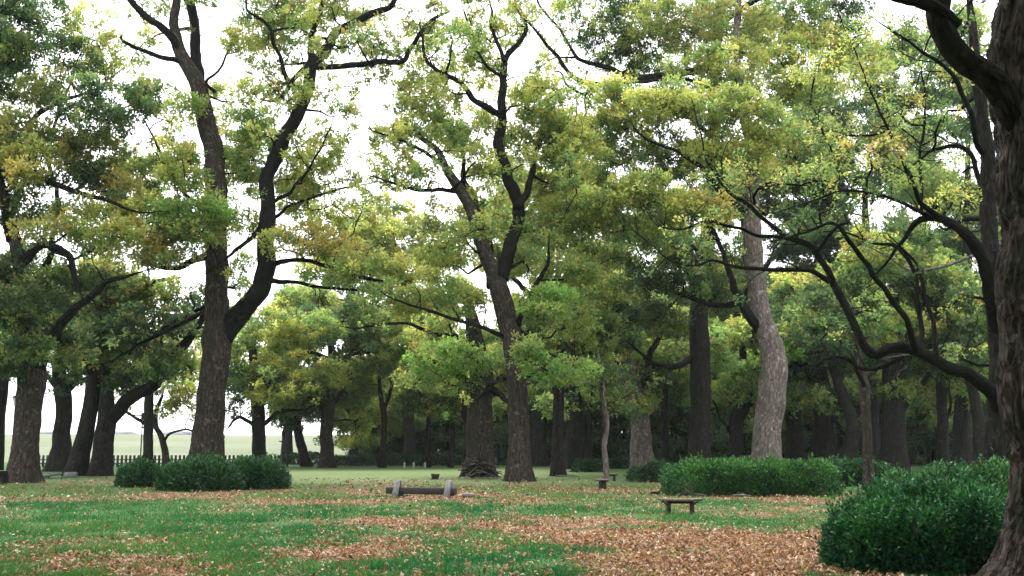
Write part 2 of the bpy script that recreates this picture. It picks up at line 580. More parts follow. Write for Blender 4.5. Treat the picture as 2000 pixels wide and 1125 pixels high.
def tree(name, label, d, trunk, limbs=(), blobs=(), bark='brown', limb_bark='limb', leafn=150, L=0.195, W=0.112, shape=3, padr=0.55,
         k=1.5, sides=28, flare=0.35, furrow=0.0, group=None, twig=0.03, dead=(), amp=0.08, cat='tree', minr=0.014, lw=0.82):
    """trunk and limbs traced at their true distance; crown grown as twigs and leaf pads in the given masses"""
    tp, tr = px_line(trunk, d)
    tr = tr * 0.93
    base = tp[0].copy()
    base[2] = 0.0
    tp[0][2] = -0.12
    root = thing(name, label, cat, tuple(base), 0, group)
    sk = Skel()
    mt = MB()
    seed = float(abs(hash_str(label)) % 97)
    ptr, rtr = resample(tp, tr, 0.045 if d < 20 else max(0.10, tr[0] * 0.22))
    mt.tube(ptr, rtr, sides, wob=tr[0] * 0.18, amp=amp, flare=flare, seed=seed, furrow=furrow)
    sk.add(ptr[len(ptr) // 4:], rtr[len(ptr) // 4:], 0)
    mbs = [None]           # slot 0 is the trunk: whatever springs from it becomes a limb of its own
    mats = [limb_bark]
    shoots = []
    for i, ln in enumerate(list(limbs) + list(dead)):
        P, R = px_line(ln, d)
        R = R * lw
        m = MB()
        if R[-1] < 0.14:
            e = P[-1] - P[-2]
            e = e / np.linalg.norm(e) * rng.uniform(0.7, 1.3) + rng.normal(0, 0.25, 3)
            P = np.vstack([P, P[-1] + e]); R = np.append(R, 0.012)
        p2, r2 = resample(P, R, max(0.12, R[0] * 0.5))
        m.tube(p2, r2, 12 if R[0] > 0.12 else 8, wob=0.22, amp=0.24, seed=seed + i)
        mbs.append(m)
        mats.append('dead' if i >= len(limbs) else limb_bark)
        if i < len(limbs):
            sk.add(p2, r2, len(mbs) - 1)
            shoots.append((p2, r2, len(mbs) - 1))
        else:
            sd = Skel(); sd.add(p2, r2, len(mbs) - 1)
            for q in range(16):
                c = p2[rng.integers(len(p2) // 3, len(p2))] + rng.normal(0, 0.45, 3)
                grow(sd, mbs, c, lambda L: 0.02, 0.006, 4, 0.3)
    # crown masses
    pads, prad, tones = [], [], []
    cents = []
    for b in blobs:
        px, py, rx, ry, dd, dens, tone = b
        c = at(px, py, d + dd)
        m = mpp(py, d + dd)
        ax, az = rx * m * 1.16, ry * m * 1.2
        ay = 0.5 * (ax + az)
        cents.append((c, ax, ay, az, dens, tone))
    cents.sort(key=lambda t: sk.nearest(t[0])[0].dot(t[0]) * 0 + np.linalg.norm(sk.nearest(t[0])[0] - t[0]))
    for (c, ax, ay, az, dens, tone) in cents:
        grow(sk, mbs, c + np.array([0, 0, -0.3 * az]), lambda L: 0.035 + 0.022 * L, 0.03, 7, 0.5)
    for (c, ax, ay, az, dens, tone) in cents:
        n = max(3, int(k * DENS * dens * ax * az / padr ** 2 * 1.15))
        if dens < 0.65:
            n = int(n * 3.0)
        q = rng.normal(0, 1, (n, 3))
        q /= np.linalg.norm(q, axis=1)[:, None]
        q *= rng.uniform(0.15, 1.0, (n, 1)) ** 0.5 * (1.0 if dens >= 0.65 else 1.15)
        pads.append(c + q * np.array([ax, ay, az]))
        prad.append(padr * rng.uniform(0.55, 1.3, n) * (0.62 if dens < 0.65 else 1.0))
        alt = {'fresh': 'green', 'green': 'fresh', 'deep': 'green', 'bright': 'green', 'rust': 'fresh', 'hazel': 'green'}[tone]
        tones += [alt if x < 0.22 else tone for x in rng.random(n)]
    # bare side shoots and small sprays along the limbs
    sp, spr = [], []
    for (p2, r2, ow) in shoots:
        Lt = np.linalg.norm(np.diff(p2, axis=0), axis=1).sum()
        for q in range(int(Lt / (1.1 * twig / 0.03))):
            j = rng.integers(len(p2) // 5, len(p2) - 1)
            t = p2[j + 1] - p2[max(j - 1, 0)]
            t = t / (np.linalg.norm(t) + 1e-9)
            dv = rng.normal(0, 1, 3) + np.array([0, 0, 0.5]); dv = dv - t * dv.dot(t) * 0.7 + t * 0.6
            dv /= np.linalg.norm(dv)
            ln_ = rng.uniform(0.6, 2.2) * twig / 0.03
            c = p2[j] + dv * ln_
            s1 = Skel(); s1.add(p2[j:j + 1], r2[j:j + 1], ow)
            grow(s1, mbs, c, lambda L: twig * 0.5 + twig * 0.35 * L, minr * 0.8, 5, 0.3, 0.35)
            for w_ in range(2):
                grow(s1, mbs, c + rng.normal(0, 0.35 * ln_, 3), lambda L: twig * 0.5, minr * 0.6, 4, 0.3, 0.35)
            sk.add(s1.p[-1], s1.r[-1], ow)
            if rng.random() < 0.45:
                sp.append(c); spr.append(padr * rng.uniform(0.35, 0.75))
    if sp and blobs:
        pads.append(np.array(sp)); prad.append(np.array(spr)); tones += [blobs[rng.integers(len(blobs))][6] for _ in sp]
    if pads:
        pads, prad = np.vstack(pads), np.concatenate(prad)
        P0 = np.vstack(sk.p)
        dist = np.array([np.sqrt(((P0 - c) ** 2).sum(1)).min() for c in pads])
        for i in np.argsort(dist):
            grow(sk, mbs, pads[i], lambda L: twig * 0.6 + twig * 0.5 * L, minr, 3, 0.45, 0.3)
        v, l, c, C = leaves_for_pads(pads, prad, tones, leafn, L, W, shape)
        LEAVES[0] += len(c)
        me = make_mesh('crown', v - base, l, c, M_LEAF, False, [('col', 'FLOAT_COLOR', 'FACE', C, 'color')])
        link('crown', me, root)
    mt.build('trunk', BARK[bark], root, True, base)
    for i, m in enumerate(mbs):
        if m is not None and m.n:
            m.build('limb' if m.n > 120 else 'twig', BARK[mats[i] if i < len(mats) else limb_bark], root, True, base)
    return root

def hash_str(s):
    h = 0
    for ch in s:
        h = (h * 131 + ord(ch)) & 0x7FFFFFFF
    return h

# ------------------------------------------------------------------ ground
HZ = 868.0
def mask_ellipses(px, py, items):
    r = np.zeros(len(px))
    for (cx, cy, rx, ry, w) in items:
        q = ((px - cx) / rx) ** 2 + ((py - cy) / ry) ** 2
        r += w * np.exp(-q * 1.2)
    return r
LITTER = [  # spots of the lawn where last year's leaves lie thick (centre and reach, given through the photo's rows)
    (1330, 1085, 330, 55, 1.3), (1150, 1035, 260, 22, 1.0), (720, 1030, 230, 17, 0.95), (870, 975, 330, 14, 0.55), (430, 965, 170, 12, 0.95),
    (250, 1105, 290, 26, 0.75), (1480, 1000, 200, 16, 0.6), (1560, 1050, 130, 34, 0.7), (640, 985, 180, 10, 0.6), (1050, 985, 200, 12, 0.5),
    (1750, 1110, 160, 30, 0.8), (60, 975, 120, 10, 0.5), (1500, 975, 180, 10, 0.6), (1420, 1125, 320, 30, 0.9), (620, 1080, 160, 18, 0.45),
    (1190, 955, 90, 8, 0.5), (340, 1050, 110, 8, 0.35), (1060, 1120, 120, 20, 0.2), (30, 1085, 90, 14, 0.3)]
GREENS = [(250, 1035, 300, 30, 0.75), (600, 1007, 150, 9, 1.0), (970, 1105, 190, 28, 1.1), (1360, 1085, 95, 9, 1.5), (480, 1060, 190, 18, 0.7),
          (830, 1010, 90, 7, 0.5), (1190, 1075, 50, 12, 0.7), (1330, 1012, 80, 6, 0.4), (1480, 1020, 60, 8, 0.4), (100, 1010, 150, 14, 0.5), (700, 1120, 120, 12, 0.4)]
def litter_amount(x, y):
    yy = np.maximum(y, 6.0)
    # where the spot falls in the photograph, only used to read its litter off the lists above
    zc = SP * 0 + 1.0
    den = yy * CP - EYE * SP
    px = 1000 + F * x / den
    py = 562.5 + F * (yy * SP + EYE * CP) / den
    a = mask_ellipses(px, py, LITTER) - mask_ellipses(px, py, GREENS)
    p = np.stack([x, y, np.zeros_like(x)], 1)
    nn = fbm(p * 0.45 + 3, 4) - 0.5
    n2 = fbm(p * 1.9 + 9, 3) - 0.5
    n3 = fbm(p * 5.5 + 2, 2) - 0.5
    a = a * 0.56 + 0.12 + 1.7 * nn + 1.2 * n2 + 0.8 * n3
    return np.clip(a, 0, 1)
def ground_z(x, y):
    p = np.stack([x, y, np.zeros_like(x)], 1)
    return (fbm(p * 0.12 + 40, 3) - 0.5) * 0.16 * np.clip((70 - np.hypot(x, y - 20)) / 40, 0, 1)

def build_ground():
    xs = np.concatenate([[-700, -400, -200, -90], np.arange(-40, 40.01, 0.5), [90, 200, 400, 700]])
    ys = np.concatenate([[-300, -150, -40, -10], np.arange(4, 50, 0.4), np.arange(50, 92, 1.5), [100, 120, 160, 250, 500, 900]])
    X, Y = np.meshgrid(xs, ys)
    x, y = X.ravel(), Y.ravel()
    z = ground_z(x, y)
    lit = litter_amount(x, y)
    lit *= np.clip((52 - y) / 8, 0, 1)
    nx, ny = len(xs), len(ys)
    i = np.arange(ny - 1)[:, None] * nx
    j = np.arange(nx - 1)[None]
    q = np.stack([i + j, i + j + 1, i + nx + j + 1, i + nx + j], 2).reshape(-1, 4)
    pale = np.exp(-(((x + 7) / 13) ** 4 + ((y - 57) / 17) ** 4)) * (0.55 + 0.9 * fbm(np.stack([x, y, x * 0], 1) * 0.25 + 60, 3))  # far open lawn: its brighter light is painted into the grass colour
    m, nt, o = new_mat('lawn')
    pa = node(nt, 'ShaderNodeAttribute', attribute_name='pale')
    t = node(nt, 'ShaderNodeTexCoord')
    at_ = node(nt, 'ShaderNodeAttribute', attribute_name='litter')
    nA = node(nt, 'ShaderNodeTexNoise'); nA.inputs['Scale'].default_value = 0.35; nA.inputs['Detail'].default_value = 8
    nB = node(nt, 'ShaderNodeTexNoise'); nB.inputs['Scale'].default_value = 14; nB.inputs['Detail'].default_value = 6; nB.inputs['Roughness'].default_value = 0.7
    nC = node(nt, 'ShaderNodeTexVoronoi'); nC.inputs['Scale'].default_value = 9
    for q_ in (nA, nB, nC):
        nt.links.new(t.outputs['Object'], q_.inputs['Vector'])
    g = ramp(nt, [(0.30, (0.020, 0.088, 0.028)), (0.5, (0.045, 0.118, 0.033)), (0.62, (0.09, 0.12, 0.043)), (0.75, (0.13, 0.12, 0.058))])
    nt.links.new(nA.outputs['Fac'], g.inputs[0])
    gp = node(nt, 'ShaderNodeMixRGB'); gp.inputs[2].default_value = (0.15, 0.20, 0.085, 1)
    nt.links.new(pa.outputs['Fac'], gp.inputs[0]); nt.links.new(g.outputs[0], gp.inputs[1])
    gm = node(nt, 'ShaderNodeMixRGB', blend_type='MULTIPLY'); gm.inputs[0].default_value = 0.8
    gr = ramp(nt, [(0.3, (0.35, 0.35, 0.35)), (0.7, (1.3, 1.3, 1.2))])
    nt.links.new(nB.outputs['Fac'], gr.inputs[0])
    nt.links.new(gp.outputs[0], gm.inputs[1]); nt.links.new(gr.outputs[0], gm.inputs[2])
    lc = ramp(nt, [(0.0, (0.035, 0.02, 0.012)), (0.35, (0.10, 0.057, 0.03)), (0.7, (0.20, 0.125, 0.075)), (1.0, (0.28, 0.19, 0.13))])
    nt.links.new(nC.outputs['Color'], lc.inputs[0])
    ln = node(nt, 'ShaderNodeMath', operation='ADD')
    nt.links.new(at_.outputs['Fac'], ln.inputs[0])
    ls = node(nt, 'ShaderNodeMath', operation='MULTIPLY_ADD')
    ls.inputs[1].default_value = 0.9; ls.inputs[2].default_value = -0.45
    nt.links.new(nB.outputs['Fac'], ls.inputs[0]); nt.links.new(ls.outputs[0], ln.inputs[1])
    lr = ramp(nt, [(0.35, (0, 0, 0)), (0.6, (1, 1, 1))])
    nt.links.new(ln.outputs[0], lr.inputs[0])
    mm = node(nt, 'ShaderNodeMixRGB')
    nt.links.new(lr.outputs[0], mm.inputs[0]); nt.links.new(gm.outputs[0], mm.inputs[1]); nt.links.new(lc.outputs[0], mm.inputs[2])
    p = node(nt, 'ShaderNodeBsdfPrincipled'); p.inputs['Roughness'].default_value = 0.95; p.inputs['Specular IOR Level'].default_value = 0.1
    bp = node(nt, 'ShaderNodeBump'); bp.inputs['Strength'].default_value = 0.7; bp.inputs['Distance'].default_value = 0.05
    nt.links.new(nB.outputs['Fac'], bp.inputs['Height']); nt.links.new(bp.outputs[0], p.inputs['Normal'])
    nt.links.new(mm.outputs[0], p.inputs['Base Color']); nt.links.new(p.outputs[0], o.inputs['Surface'])
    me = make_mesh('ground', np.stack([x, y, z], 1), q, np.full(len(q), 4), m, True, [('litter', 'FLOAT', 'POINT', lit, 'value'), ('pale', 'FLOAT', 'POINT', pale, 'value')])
    g_ = link('ground', me, kind='structure')
    g_['label'] = 'lawn under the trees, green with brown patches of fallen leaves'
build_ground()

def scatter_pts(n, ynear, yfar, power=2.0):
    """random lawn points, thinning with distance, inside a wide wedge"""
    t = rng.random(n)
    y = 1.0 / (1.0 / ynear + t * (1.0 / yfar - 1.0 / ynear)) if power == 2 else ynear + (yfar - ynear) * t
    x = rng.uniform(-0.58, 0.58, n) * (y + 4)
    return x, y

def build_litter():
    x, y = scatter_pts(235000, 10.5, 50)
    a = litter_amount(x, y)
    keep = rng.random(len(x)) < np.clip(a * 0.95 - 0.03, 0.085, 0.9) 
    x, y = x[keep], y[keep]
    n = len(x)
    z = ground_z(x, y) + rng.uniform(0.012, 0.05, n)
    th = rng.uniform(0, 2 * math.pi, n)
    tilt = rng.normal(0, 0.38, n)
    d = np.stack([np.cos(th) * np.cos(tilt), np.sin(th) * np.cos(tilt), np.sin(tilt)], 1)
    s = np.stack([-np.sin(th), np.cos(th), rng.normal(0, 0.45, n)], 1)
    far = np.clip(y / 24, 1, 1.5)
    L = ((0.030 + 0.072 * rng.random(n) ** 1.6) * far)[:, None]
    W = L * rng.uniform(0.4, 0.6, n)[:, None]
    p = np.stack([x, y, z], 1)
    curl = np.array([0, 0, 1.0]) * (rng.uniform(-0.15, 0.5, n)[:, None] * L)
    v = np.stack([p - d * L / 2, p + s * W / 2 + curl, p + d * L / 2, p - s * W / 2 + curl], 1).reshape(-1, 3)
    pal = np.array([(0.31, 0.19, 0.115), (0.42, 0.29, 0.20), (0.21, 0.105, 0.055), (0.33, 0.155, 0.06), (0.47, 0.37, 0.28), (0.12, 0.062, 0.036), (0.30, 0.225, 0.07)])
    C = pal[rng.choice(len(pal), n, p=[.26, .16, .24, .10, .06, .14, .04])] * 0.95 * rng.normal(1, 0.22, (n, 1))
    C = np.hstack([np.clip(C, 0.02, 0.7), np.ones((n, 1))])
    f = np.arange(n * 4).reshape(-1, 4)
    tri = np.stack([f[:, [0, 1, 2]], f[:, [0, 2, 3]]], 1).reshape(-1, 3)
    me = make_mesh('fallen_leaves', v, tri, np.full(len(tri), 3), M_LITTER, False, [('col', 'FLOAT_COLOR', 'FACE', np.repeat(C, 2, 0), 'color')])
    o = link('fallen_leaves', me, kind='stuff')
    tag(o, 'brown and tan fallen leaves scattered over the lawn', 'fallen leaves')
    return n
def build_grass():
    x, y = scatter_pts(430000, 10.5, 42)
    a = litter_amount(x, y)
    keep = rng.random(len(x)) < np.clip(1.05 - a * 1.25, 0.05, 1) * np.clip(2.2 * fbm(np.stack([x, y, x * 0], 1) * 1.3 + 91, 3) - 0.35, 0.15, 1)
    x, y, a = x[keep], y[keep], a[keep]
    n = len(x)
    z = ground_z(x, y)
    th = rng.uniform(0, 2 * math.pi, n)
    far = np.clip(y / 16, 1, 2.2)
    p3 = np.stack([x, y, np.zeros(n)], 1)
    tall = 0.35 + 2.2 * np.clip(fbm(p3 * 1.1 + 70, 3) - 0.25, 0, 1) ** 1.3 + 0.7 * (fbm(p3 * 3.1 + 7, 2) > 0.68)
    h = rng.uniform(0.035, 0.095, n) * tall * (1.1 - 0.5 * a)
    w = rng.uniform(0.006, 0.012, n) * far
    lean = rng.normal(0, 0.55, (n, 2)) * h[:, None]
    b = np.stack([x, y, z - 0.005], 1)
    s = np.stack([np.cos(th), np.sin(th), np.zeros(n)], 1) * w[:, None]
    tip = b + np.stack([lean[:, 0], lean[:, 1], h], 1)
    v = np.stack([b - s, b + s, tip], 1).reshape(-1, 3)
    nn = fbm(p3 * 0.35 + 20, 3)
    g1, g2, g3 = np.array((0.009, 0.108, 0.034)), np.array((0.052, 0.160, 0.036)), np.array((0.18, 0.165, 0.050))
    t = np.clip((nn - 0.38) * 3.2 + rng.normal(0, 0.3, n), 0, 1)[:, None]
    C = g1 + (g2 - g1) * t
    dry = (np.clip((y - 26) / 16, 0, 0.7) + 0.6 * a + rng.normal(0, 0.15, n)).clip(0, 0.85)[:, None]
    C = C + (g3 - C) * dry * 0.7
    C = C * rng.normal(1, 0.18, (n, 1))
    C = np.hstack([np.clip(C, 0.01, 0.5), np.ones((n, 1))])
    me = make_mesh('grass', v, np.arange(3 * n), np.full(n, 3), M_GRASS, False, [('col', 'FLOAT_COLOR', 'FACE', C, 'color')])
    o = link('grass', me, kind='stuff')
    tag(o, 'short green grass growing between the leaf patches', 'grass')
    return n
NL = build_litter()
NG = build_grass()

# ------------------------------------------------------------------ levee, fence, far buildings
M_LEVEE = plain_mat('levee_grass', (0.09, 0.115, 0.06), (0.15, 0.165, 0.10), 0.25, 0.95, (0.3, 1, 1), 0.3)
def build_levee():
    xs = np.arange(-170, 171, 4.0)
    prof = [(0, -0.05), (3, 0.25), (10, 1.2), (18, 1.95), (26, 2.6), (30, 2.75), (34, 2.75), (44, 1.5), (52, -0.05)]
    V = []
    for (dy, z) in prof:
        zz = z + (fbm(np.stack([xs * 0.08, xs * 0 + dy * 0.2, xs * 0], 1), 2) - 0.5) * 0.35 * (z > 0.1)
        V.append(np.stack([xs, xs * 0 + 96 + dy + 0.03 * xs, zz], 1))
    nx = len(xs)
    i = np.arange(len(prof) - 1)[:, None] * nx
    j = np.arange(nx - 1)[None]
    q = np.stack([i + j, i + j + 1, i + nx + j + 1, i + nx + j], 2).reshape(-1, 4)
    o = link('levee', make_mesh('levee', np.vstack(V), q, np.full(len(q), 4), M_LEVEE, True), kind='structure')
    o['label'] = 'long pale grassy embankment beyond the fence'
build_levee()
M_IRON = plain_mat('dark_iron', (0.018, 0.02, 0.02), (0.04, 0.042, 0.042), 20, 0.6, bump=0.2)
M_FENCE = plain_mat('fence_paint', (0.012, 0.014, 0.014), (0.028, 0.03, 0.03), 12, 0.7, bump=0.2)
def build_fence():
    d = 74.0
    x0, x1 = at(60, 900, d)[0], at(570, 900, d)[0]
    root = thing('picket_fence', 'low dark picket fence running between the trees and the embankment', 'fence', (x0, d, 0))
    h = 0.84
    sp = 0.295
    n = int((x1 - x0) / sp)
    mb = MB().box((0, 0, h / 2), (0.17, 0.05, h), bev=0.012)
    pm = mb.mesh('picket', M_FENCE)
    for k in range(n):
        link('picket', pm, root, (k * sp, 0, 0.0))
    for z in (0.24, 0.52):
        MB().box(((x1 - x0) / 2, 0.05, z), (x1 - x0, 0.04, 0.07)).build('rail', M_FENCE, root)
build_fence()
M_WALLB = plain_mat('pale_siding', (0.2, 0.2, 0.21), (0.26, 0.26, 0.27), 2, 0.8)
M_ROOFB = plain_mat('grey_roofing', (0.075, 0.085, 0.10), (0.10, 0.11, 0.13), 1.5, 0.7)
M_GLASS = plain_mat('dark_glazing', (0.05, 0.06, 0.07), (0.08, 0.09, 0.1), 2, 0.2)
def warehouse(px0, px1, pyt, d, label):
    a, b = at(px0, pyt, d), at(px1, pyt, d)
    w = b[0] - a[0]
    top = a[2]
    rt = thing('warehouse', label, 'building', ((a[0] + b[0]) / 2, d, 0), 0, None)
    hw = top * 0.72
    MB().box((0, 0, hw / 2), (w, 12, hw)).build('wall', M_WALLB, rt)
    m = MB()
    e = w / 2 + 0.4
    y = 6.5
    m.add([(-e, -y, hw), (e, -y, hw), (e, y, hw), (-e, y, hw), (-e + 1, 0, top), (e - 1, 0, top)],
          [(0, 1, 5, 4), (2, 3, 4, 5), (1, 2, 5), (3, 0, 4), (3, 2, 1, 0)])
    m.build('roof', M_ROOFB, rt)
    k = max(2, int(w / 3))
    for i in range(k):
        x = -w / 2 + (i + 0.5) * w / k
        MB().box((x, -6.02, hw * 0.62), (1.2, 0.08, 0.9)).build('window', M_GLASS, rt)
warehouse(60, 112, 842, 200, 'grey roofed building beyond the embankment, leftmost one')
warehouse(205, 262, 842, 200, 'grey roofed building beyond the embankment, between two dark trunks')
warehouse(318, 385, 843, 210, 'long grey roofed building beyond the embankment, behind the leaning sapling')

# ------------------------------------------------------------------ hero trees
def auto_blobs(cx, cy, rx, ry, n, tone, dens=1.0, br=(40, 60), dz=4.0, seed=1, hollow=0.35):
    r = np.random.default_rng(seed)
    out_ = []
    for i in range(n):
        a = r.uniform(0, 2 * math.pi)
        q = math.sqrt(r.uniform(hollow ** 2, 1))
        s = r.uniform(*br)
        tn = tone if isinstance(tone, str) else tone[r.integers(len(tone))]
        out_.append((cx + rx * q * math.cos(a), cy + ry * q * math.sin(a), s, s * r.uniform(0.5, 0.75), r.uniform(-dz, dz), dens * r.uniform(0.75, 1.2), tn))
    return out_

# --- the forked giant left of centre
T1 = dict(
    trunk=[(402, 938, 78), (402, 900, 74), (408, 850, 66), (412, 800, 62), (420, 720, 60), (426, 660, 62), (424, 600, 50), (421, 500, 47), (425, 400, 46),
           (422, 350, 45), (418, 300, 42), (407, 250, 40), (396, 200, 38), (378, 150, 34), (352, 105, 28), (344, 60, 22), (342, 0, 19), (338, -80, 14), (330, -150, 8)],
    limbs=[
        [(428, 672, 46), (462, 625, 50), (492, 590, 48, -.3), (514, 530, 46, -.5), (522, 440, 40, -.5), (518, 375, 34, -.3), (527, 335, 34), (548, 284, 34), (574, 240, 32), (594, 185, 28), (612, 135, 28), (640, 92, 24), (660, 62, 20), (712, 32, 17), (765, 14, 14), (782, -30, 11), (790, -90, 7)],
        [(396, 195, 26), (389, 140, 26, .8), (384, 90, 24, 1.2), (372, 20, 22, 1.6), (366, -60, 16, 2), (372, -140, 9, 2.4)],
        [(350, 105, 22), (330, 66, 19, -.5), (290, 38, 17, -.9), (258, 4, 15, -1.2), (225, -50, 11, -1.6), (190, -110, 7, -2)],
        [(352, 120, 14), (318, 112, 11, -.8), (285, 100, 10, -1.2), (240, 80, 8, -1.6)],
        [(620, 132, 15), (680, 128, 14, -.6), (740, 120, 13, -1), (788, 119, 13, -1.2), (800, 92, 11, -1.2), (828, 52, 9, -1.2), (862, 28, 6, -1)],
        [(610, 135, 17), (608, 90, 16, 1), (616, 40, 14, 1.6), (634, 0, 12, 2), (650, -60, 8, 2.4)],
        [(596, 172, 13), (570, 165, 12, -.6), (548, 130, 10, -1.2), (536, 90, 9, -1.7), (522, 50, 8, -2), (482, 24, 6, -2.4), (478, 0, 5, -2.5)],
        [(604, 120, 12, 0), (572, 158, 11, -1), (540, 192, 9, -1.6)],
        [(524, 520, 16), (570, 508, 11, -.8), (620, 514, 10, -1.4), (690, 538, 9, -2), (762, 552, 7, -2.6)],
        [(518, 545, 14), (575, 552, 9, 1), (650, 562, 8, 1.8), (728, 572, 6, 2.4)],
        [(405, 500, 18), (385, 508, 16, -.8), (345, 524, 13, -1.6), (310, 520, 10, -2), (288, 498, 7, -2.4)],
        [(404, 405, 12), (372, 388, 9, -1), (350, 362, 8, -1.4), (330, 330, 7, -1.8), (298, 262, 5, -2)],
        [(520, 420, 14), (480, 470, 10, -1.2), (455, 492, 9, -1.8)],
        [(528, 400, 10), (570, 372, 8, -.8), (600, 330, 6, -1.2), (640, 262, 4, -1.6)],
        [(528, 430, 9), (575, 400, 7, 1), (640, 375, 6, 1.4), (700, 362, 4, 1.8)],
        [(420, 180, 9), (405, 160, 7, -.5), (428, 132, 6, -.8), (450, 80, 4, -1)],
        [(395, 610, 12), (340, 640, 10, 1), (285, 665, 9, 1.5), (240, 690, 7, 2)],
    ],
    blobs=[(420, 405, 52, 26, -3, 1.3, 'bright'), (345, 428, 62, 34, -2.5, 1.3, 'bright'), (390, 452, 60, 26, -3, 1.1, 'green'), (278, 470, 58, 34, -3, 1.2, 'rust'), (300, 410, 60, 36, -1, 1.1, 'fresh'),
           (330, 505, 60, 18, -3, 1.0, 'hazel'), (235, 430, 50, 40, 0, 1.1, 'fresh'), (330, 300, 50, 40, 1, 0.9, 'fresh'), (360, 345, 50, 30, -2, 0.9, 'fresh'), (270, 340, 50, 40, 2, 1.0, 'green'),
           (390, 200, 22, 18, -1, .9, 'bright'), (345, 215, 36, 30, 2, .35, 'fresh'), (450, 185, 38, 34, 2, .5, 'fresh'), (490, 240, 44, 34, 1, .8, 'bright'), (450, 290, 40, 34, 2, .8, 'green'), (500, 310, 46, 36, 2, .9, 'bright'),
           (470, 350, 44, 34, 3, .9, 'fresh'), (440, 245, 30, 26, 3, .45, 'fresh'), (520, 60, 46, 34, 1, .75, 'hazel'), (545, 25, 50, 26, 0, .7, 'hazel'), (500, 100, 30, 30, 2, .4, 'fresh'), (590, 60, 30, 36, 2, .5, 'hazel'), (700, 20, 50, 24, 2, .7, 'hazel'), (650, 10, 40, 22, 0, .6, 'fresh'),
           (730, 70, 40, 26, -1, .3, 'hazel'), (560, 290, 30, 30, 1, .6, 'bright'), (590, 340, 54, 34, 0, .75, 'fresh'), (630, 300, 40, 34, 1, .45, 'fresh'), (560, 380, 40, 40, 2, .85, 'fresh'), (620, 400, 46, 30, 2, .6, 'fresh'),
           (600, 465, 60, 28, -1, .95, 'rust'), (660, 478, 60, 26, -2, .9, 'rust'), (700, 520, 58, 20, -3, .95, 'hazel'), (640, 535, 50, 16, -2, .8, 'green'), (740, 500, 46, 22, -2, .7, 'fresh'), (690, 420, 46, 30, 1, .4, 'fresh'), (660, 220, 44, 36, 2, .28, 'hazel'), (700, 165, 40, 30, 2, .2, 'hazel'),
           (480, 430, 34, 26, 2, .7, 'fresh'), (470, 540, 20, 30, 3, .7, 'green'), (545, 470, 24, 20, -3, .5, 'fresh'), (290, 60, 30, 30, 3, .12, 'fresh'), (255, 110, 26, 26, 3, .3, 'green'), (820, 40, 36, 26, -1, .5, 'hazel'), (340, -60, 120, 50, 0, .6, 'green'), (560, -60, 140, 50, 0, .6, 'hazel'), (760, -60, 70, 40, 0, .6, 'fresh')])
def airy(boxes, n, tones, dens, seed):
    r = np.random.default_rng(seed)
    o = []
    for (x0, x1, y0, y1) in boxes:
        for i in range(n):
            o.append((r.uniform(x0, x1), r.uniform(y0, y1), r.uniform(26, 44), r.uniform(20, 32), r.uniform(-3.5, 3.5), dens * r.uniform(.6, 1.4), tones[r.integers(len(tones))]))
    return o
T1['blobs'] += airy([(230, 380, 150, 330), (430, 560, 120, 330), (560, 720, 150, 420), (640, 850, 20, 150), (430, 620, 0, 120)], 7, ('fresh', 'hazel', 'fresh', 'green'), .17, 5)
tree('camphor_tree', 'massive forked camphor tree with two soaring trunks behind the three round bushes', 48.0, bark='brown', sides=40, flare=0.22, furrow=0.03, L=0.195, **T1)

